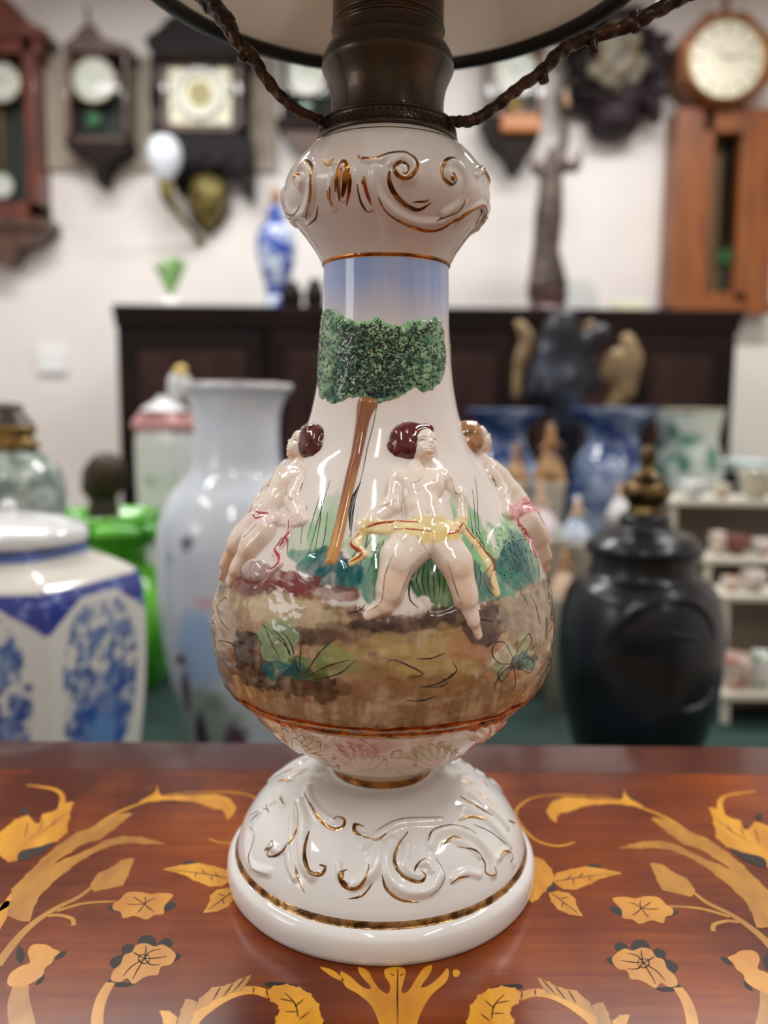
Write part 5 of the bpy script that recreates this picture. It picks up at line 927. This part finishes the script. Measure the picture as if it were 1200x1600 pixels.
blob('head', bl([(164, 750, 32, 166, 738, 33), (180, 735, 16, 186, 750, 14), (142, 740, 15, 136, 756, 10), (150, 760, 24, 160, 775, 22), (164, 780, 20, 162, 800, 26)], Yg), .006, mat('bust_bronze', (44, 36, 26), .5, .4, noise=((70, 56, 36), 30, .45, .65)), k); lathe('socle', [(.0005, zs), (.052, zs), (.05, zs+.012), (.032, zs+.018), (.03, zs+.035)], (at(162, 800, Yg)[0], Yg), mat('bust_bronze', (0, 0, 0)), k, 24, n=2)
# grey-green patterned jar, far left
Yq = .74; p, c = lpx(14, [(56, 860), (78, 820), (84, 770), (76, 735), (56, 712), (40, 700), (38, 676)], Yq); p = [(.0005, TZ), (.05, TZ), (.045, TZ+.02)]+p
k = empty('patterned_jar', (c[0], Yq, TZ), 'grey-green patterned jar with gilt neck and dark lid, far left', 'jar'); lathe('body', p, c, mat('celadon_pattern', (168, 176, 168), .2, 0, .5, noise=((104, 122, 116), 34, .44, .56)), k, 48)
q, _ = lpx(14, [(44, 702), (48, 694), (38, 684), (44, 672), (40, 664)], Yq); lathe('gilt_neck', q, c, mat('gilt', (160, 128, 68), .35, .7, noise=((90, 68, 36), 60, .4, .6)), k, 40); q, _ = lpx(14, [(42, 668), (38, 660), (24, 640), (26, 634), (4, 628)], Yq); lathe('lid', q, c, mat('dark_lid', (54, 40, 32), .4), k, 40)
q, _ = lpx(34, [(20, 660), (26, 650), (24, 640), (6, 632)], Yq)
# white jar with pink roof-shaped lid
Yw = 1.38; k = empty('house_shaped_jar', (at(262, 780, Yw)[0], Yw, TZ), 'white porcelain jar with pink roof-shaped lid behind the white vase', 'jar'); c = (at(262, 780, Yw)[0], Yw)
p, _ = lpx(262, [(40, 860), (46, 800), (48, 740), (48, 690), (44, 668)], Yw); p = [(.0005, TZ), (p[0][0], TZ)]+p; lathe('body', p, c, mat('painted_white', (222, 224, 222), .16, 0, .5, noise=((140, 172, 152), 9, .56, .66)), k, 64, 4, .5)
q, _ = lpx(262, [(52, 672), (54, 662), (46, 650), (38, 640)], Yw); lathe('pink_roof', q, c, mat('pink_glaze', (204, 150, 150), .25), k, 48, 4, .5); q, _ = lpx(262, [(40, 642), (26, 632), (14, 624), (12, 618)], Yw); lathe('lid', q, c, mat('white_porcelain', (0, 0, 0)), k, 32)
blob('figure_knob', bl([(274, 618, 13, 276, 602, 15), (276, 596, 15, 288, 596, 12)], Yw), .006, mat('white_porcelain', (0, 0, 0)), k); blob('gilt_cap', bl([(281, 582, 12, 284, 578, 10)], Yw), .006, mat('pale_gilt', (214, 186, 104), .3, .2), k)
# blue and white jars on the right
for cx, pts, Y, lab in ((786, [(40, 960), (58, 880), (64, 800), (56, 735), (36, 700), (34, 675), (56, 650), (60, 642)], 1.5, 'blue and white vase with flared mouth just right of the lamp'), (955, [(40, 960), (62, 880), (70, 790), (60, 725), (40, 694), (42, 668), (64, 648), (68, 640)], 1.5, 'blue and white vase with flared mouth behind the brass finial')):
    p, c = lpx(cx, pts, Y); p = [(.0005, TZ), (p[0][0]*.9, TZ)]+p; k = empty('flared_vase', (c[0], Y, TZ), lab, 'vase', 'blue and white vases on the display table'); lathe('body', p, c, mat('blue_white_mid', (172, 190, 216), .15, 0, .5, noise=((36, 62, 122), 11, .42, .58)), k, 56)
    lathe('rim', [(p[-1][0]-.004, p[-1][1]-.003), (p[-1][0]+.003, p[-1][1]), (p[-1][0]-.002, p[-1][1]+.004)], c, mat('dark_blue_rim', (60, 74, 110), .3), k, 56)
p, c = lpx(1072, [(40, 900), (50, 840), (56, 780), (52, 720), (44, 690), (48, 660), (52, 644)], 1.55); p = [(.0005, TZ), (p[0][0], TZ)]+p
k = empty('green_white_vase', (c[0], 1.55, TZ), 'white vase with jade green painted patches, right of brass finial', 'vase'); lathe('body', p, c, mat('jade_white', (206, 216, 210), .15, 0, .5, noise=((28, 120, 92), 8, .5, .57)), k, 56); lathe('rim', [(p[-1][0]-.002, p[-1][1]), (p[-1][0]+.004, p[-1][1]+.004), (p[-1][0]-.004, p[-1][1]+.008)], c, mat('dull_gilt_rim', (150, 140, 118), .4), k, 48)
# winged dark figure
Yf = 1.7; k = empty('winged_figure', (at(880, 740, Yf)[0], Yf, TZ), 'large dark bronze figure with tan wings in front of the sideboard', 'statue')
blob('body', bl([(876, 520, 30, 880, 560, 32), (862, 560, 30, 866, 610, 34), (880, 600, 40, 885, 660, 32), (876, 500, 20, 884, 498, 20), (850, 540, 14, 832, 580, 13), (830, 590, 13, 826, 620, 14), (905, 560, 18, 930, 600, 16), (915, 540, 20, 940, 520, 18), (888, 680, 26, 892, 740, 28)], Yf), .014, mat('blue_black_bronze', (36, 36, 44), .32, .5, noise=((78, 84, 100), 9, .52, .7)), k)
m_tan = mat('tan_wing', (164, 138, 96), .5, noise=((104, 82, 56), 16, .4, .65))
blob('wing', bl([(812, 506, 9, 826, 530, 13), (826, 530, 13, 812, 566, 12), (812, 566, 10, 806, 620, 8)], Yf), .01, m_tan, k); blob('wing', bl([(980, 530, 12, 990, 560, 16), (990, 560, 16, 976, 610, 18), (960, 560, 16, 946, 590, 14), (975, 610, 16, 950, 640, 10), (922, 510, 12, 926, 540, 13)], Yf), .01, m_tan, k)
c = at(890, 740, Yf); lathe('pedestal', [(.0005, TZ), (.1, TZ), (.1, TZ+.02), (.06, TZ+.05), (.05, at(890, 760, Yf)[2]), (.06, at(890, 742, Yf)[2]), (.0005, at(890, 738, Yf)[2])], (c[0], Yf), m_blk, k, 32, n=2)

# ================================================================= stepped stand with small porcelain
m_led = mat('ivory_ledge', (206, 200, 186), .4); st = empty('stepped_stand', (.72, 1.25, TZ), 'ivory stepped display stand holding small porcelain at right', 'stand')
STEP = []
for i, (y0, Y0) in enumerate(((1085, .92), (930, 1.02), (872, 1.12), (782, 1.22))):
    zt = at(1150, y0, Y0)[2]; x0 = at(1128 if i < 2 else (1100 if i == 2 else 1046), y0, Y0)[0]; o = box('shelf', x0, 1.02, Y0, Y0+.1 if i < 3 else Y0+.14, zt-.012, zt, m_led, st, .002); STEP.append((zt, Y0+.044))
    box('riser', x0+.01, 1.0, Y0+.088, Y0+.098 if i < 3 else Y0+.12, TZ, zt-.012, mat('taupe_board', (112, 98, 86), .7), st)
    for xx in (x0+.008, 1.0): box('post', xx, xx+.012, Y0+.01, Y0+.022, TZ, zt-.012, m_led, st)
cups = [(1156, 0, 28, 50, (214, 196, 184), (176, 84, 84), 'round porcelain bowl with pink and cream panels on the lowest step'), (1198, 0, 20, 54, (226, 226, 222), (90, 130, 96), 'white and green porcelain cup at the end of the lowest step'),
        (1142, 1, 15, 20, (220, 212, 200), (190, 120, 60), 'small cream cup with orange marks on the second step'), (1178, 1, 20, 30, (216, 206, 198), (120, 50, 58), 'cream cup with maroon band on the second step'),
        (1118, 2, 13, 34, (214, 200, 184), (160, 110, 70), 'small tan and white porcelain cup on the third step'), (1148, 2, 20, 28, (120, 62, 48), (70, 36, 30), 'brown glazed small jar on the third step'), (1188, 2, 17, 24, (216, 210, 202), (160, 70, 76), 'pale cup with rose pattern on the third step'),
        (1074, 3, 22, 26, (226, 226, 222), (150, 160, 190), 'white porcelain bowl at the left end of the top step'), (1120, 3, 14, 22, (206, 198, 180), (150, 110, 80), 'small beige cup in the middle of the top step'), (1172, 3, 26, 44, (198, 190, 170), (150, 150, 130), 'pale square-shouldered jar at the right end of the top step')]
for i, (cx, s_, hw, h, c1, c2, lab) in enumerate(cups):
    zt, Y = STEP[s_]; s = pxs(Y); x = at(cx, 900, Y)[0]; R = hw*s; Hh_ = h*s; mm_ = mat('cup_glaze_%d' % i, c1, .2, 0, .5, noise=(c2, 34, .5, .56))
    k = empty('porcelain_cup', (x, Y, zt), lab, 'cup', 'small porcelain on the stepped stand'); lathe('bowl', [(.0005, zt+.004), (R*.5, zt+.003), (R*.55, zt+.006), (R*.9, zt+Hh_*.4), (R, zt+Hh_*.75), (R*.95, zt+Hh_), (R*.88, zt+Hh_*.98), (R*.85, zt+Hh_*.6), (R*.4, zt+Hh_*.15), (.0005, zt+Hh_*.12)], (x, Y), mm_, k, 32, n=2); lathe('foot_ring', [(R*.5, zt), (R*.55, zt+.001), (R*.5, zt+.006)], (x, Y), mm_, k, 24, n=1)
o = bpx('enamel_tray', 1150, 722, 1230, 740, 1.55, 1.75, mat('pale_blue_enamel', (186, 206, 208), .3), None); tag(o, 'pale blue tray on a dark box at the right edge', 'tray')
a = at(1152, 740, 1.56); b_ = at(1230, 740, 1.56); o = box('dark_box', a[0], b_[0], 1.56, 1.74, TZ, at(1190, 740, 1.55)[2], mat('slate_box', (72, 82, 84), .5), None, .004); tag(o, 'tall slate-grey box under the pale blue tray at right', 'box')
# ================================================================= figurines to the right of the lamp
def fig(cx, yb, h, Y, skirt, top, hairc, label, w_=1.):
    s = pxs(Y); x = at(cx, yb, Y)[0]; zb = at(cx, yb, Y)[2]; k = empty('porcelain_figurine', (x, Y, TZ), label, 'figurine', 'porcelain figurines right of the lamp'); H_ = h*s
    lathe('plinth', [(.0005, TZ), (H_*.32*w_, TZ), (H_*.3*w_, zb-.01), (H_*.34*w_, zb-.004), (H_*.33*w_, zb), (.0005, zb)], (x, Y), mat('figurine_plinth', (196, 186, 170), .3, coat=.4), k, 32, n=1)
    lathe('skirt', [(H_*.3*w_, zb), (H_*.29*w_, zb+H_*.12), (H_*.2*w_, zb+H_*.34), (H_*.1*w_, zb+H_*.5), (H_*.06, zb+H_*.54)], (x, Y), skirt, k, 32)
    blob('torso', [((x, Y, zb+H_*.5), H_*.08, (x, Y, zb+H_*.72), H_*.1), ((x, Y, zb+H_*.7), H_*.05, (x-H_*.16, Y-.01, zb+H_*.55), H_*.035), ((x, Y, zb+H_*.7), H_*.05, (x+H_*.17, Y-.01, zb+H_*.6), H_*.035), ((x, Y, zb+H_*.76), H_*.04, (x, Y, zb+H_*.84), H_*.085)], max(H_*.025, .002), top, k, 3)
    blob('hair', [((x, Y+.002, zb+H_*.88), H_*.085, (x+H_*.01, Y+.004, zb+H_*.92), H_*.07)], max(H_*.025, .002), hairc, k, 2)
m_g1 = mat('gold_brown_glaze', (184, 138, 84), .25, 0, .5, noise=((120, 80, 46), 26, .42, .62)); m_g2 = mat('pale_pink_glaze', (222, 198, 208), .2, 0, .5, noise=((170, 190, 180), 18, .52, .62)); m_g3 = mat('white_porcelain', (0, 0, 0)); m_g4 = mat('skin_glaze', (222, 190, 160), .25, 0, .4); m_g5 = mat('teal_blue_glaze', (70, 120, 160), .2, 0, .5, noise=((196, 206, 216), 16, .45, .6))
fig(858, 752, 92, 1.22, m_g1, m_g1, m_g1, 'gold-brown porcelain figurine standing tallest in the group', .9); fig(806, 752, 62, 1.24, m_g1, m_g1, m_g1, 'shorter gold-brown porcelain figurine nearest the painted lamp', 1.1)
fig(842, 836, 82, 1.1, m_g2, m_g4, m_g1, 'porcelain lady in a wide pale pink skirt beside the lamp', 1.5); fig(900, 846, 74, 1.16, m_g5, m_g4, m_g3, 'porcelain lady in a blue and white skirt near the black jar', 1.3)
fig(880, 930, 74, 1.0, m_g4, m_g1, m_g1, 'tan porcelain figurine half hidden between lamp and black jar', 1.0)
fig(968, 806, 56, 1.2, m_g3, m_g4, m_g1, 'small white-skirted porcelain figurine behind the black jar lid', 1.2)
# low bowls in the gaps beside the white vase
for cx, yb, hw, h, Y, c1, c2, lab in ((252, 900, 30, 60, 1.62, (40, 70, 40), (24, 40, 26), 'dark green vase in the gap behind green planter'),):
    x = at(cx, yb, Y)[0]; R = hw*pxs(Y); Hh_ = h*pxs(Y) if yb > 1000 else at(cx, yb, Y)[2]-TZ; mm_ = mat('low_%d' % cx, c1, .25, 0, .5, noise=(c2, 20, .45, .6)); o = lathe('low_bowl' if yb > 1000 else 'green_vase', [(.0005, TZ), (R*.6, TZ), (R*.9, TZ+Hh_*.4), (R, TZ+Hh_*.8), (R*.95, TZ+Hh_), (R*.85, TZ+Hh_*.97), (R*.5, TZ+Hh_*.2), (.0005, TZ+Hh_*.15)], (x, Y), mm_, None, 40, n=2); tag(o, lab, 'bowl' if yb > 1000 else 'vase')
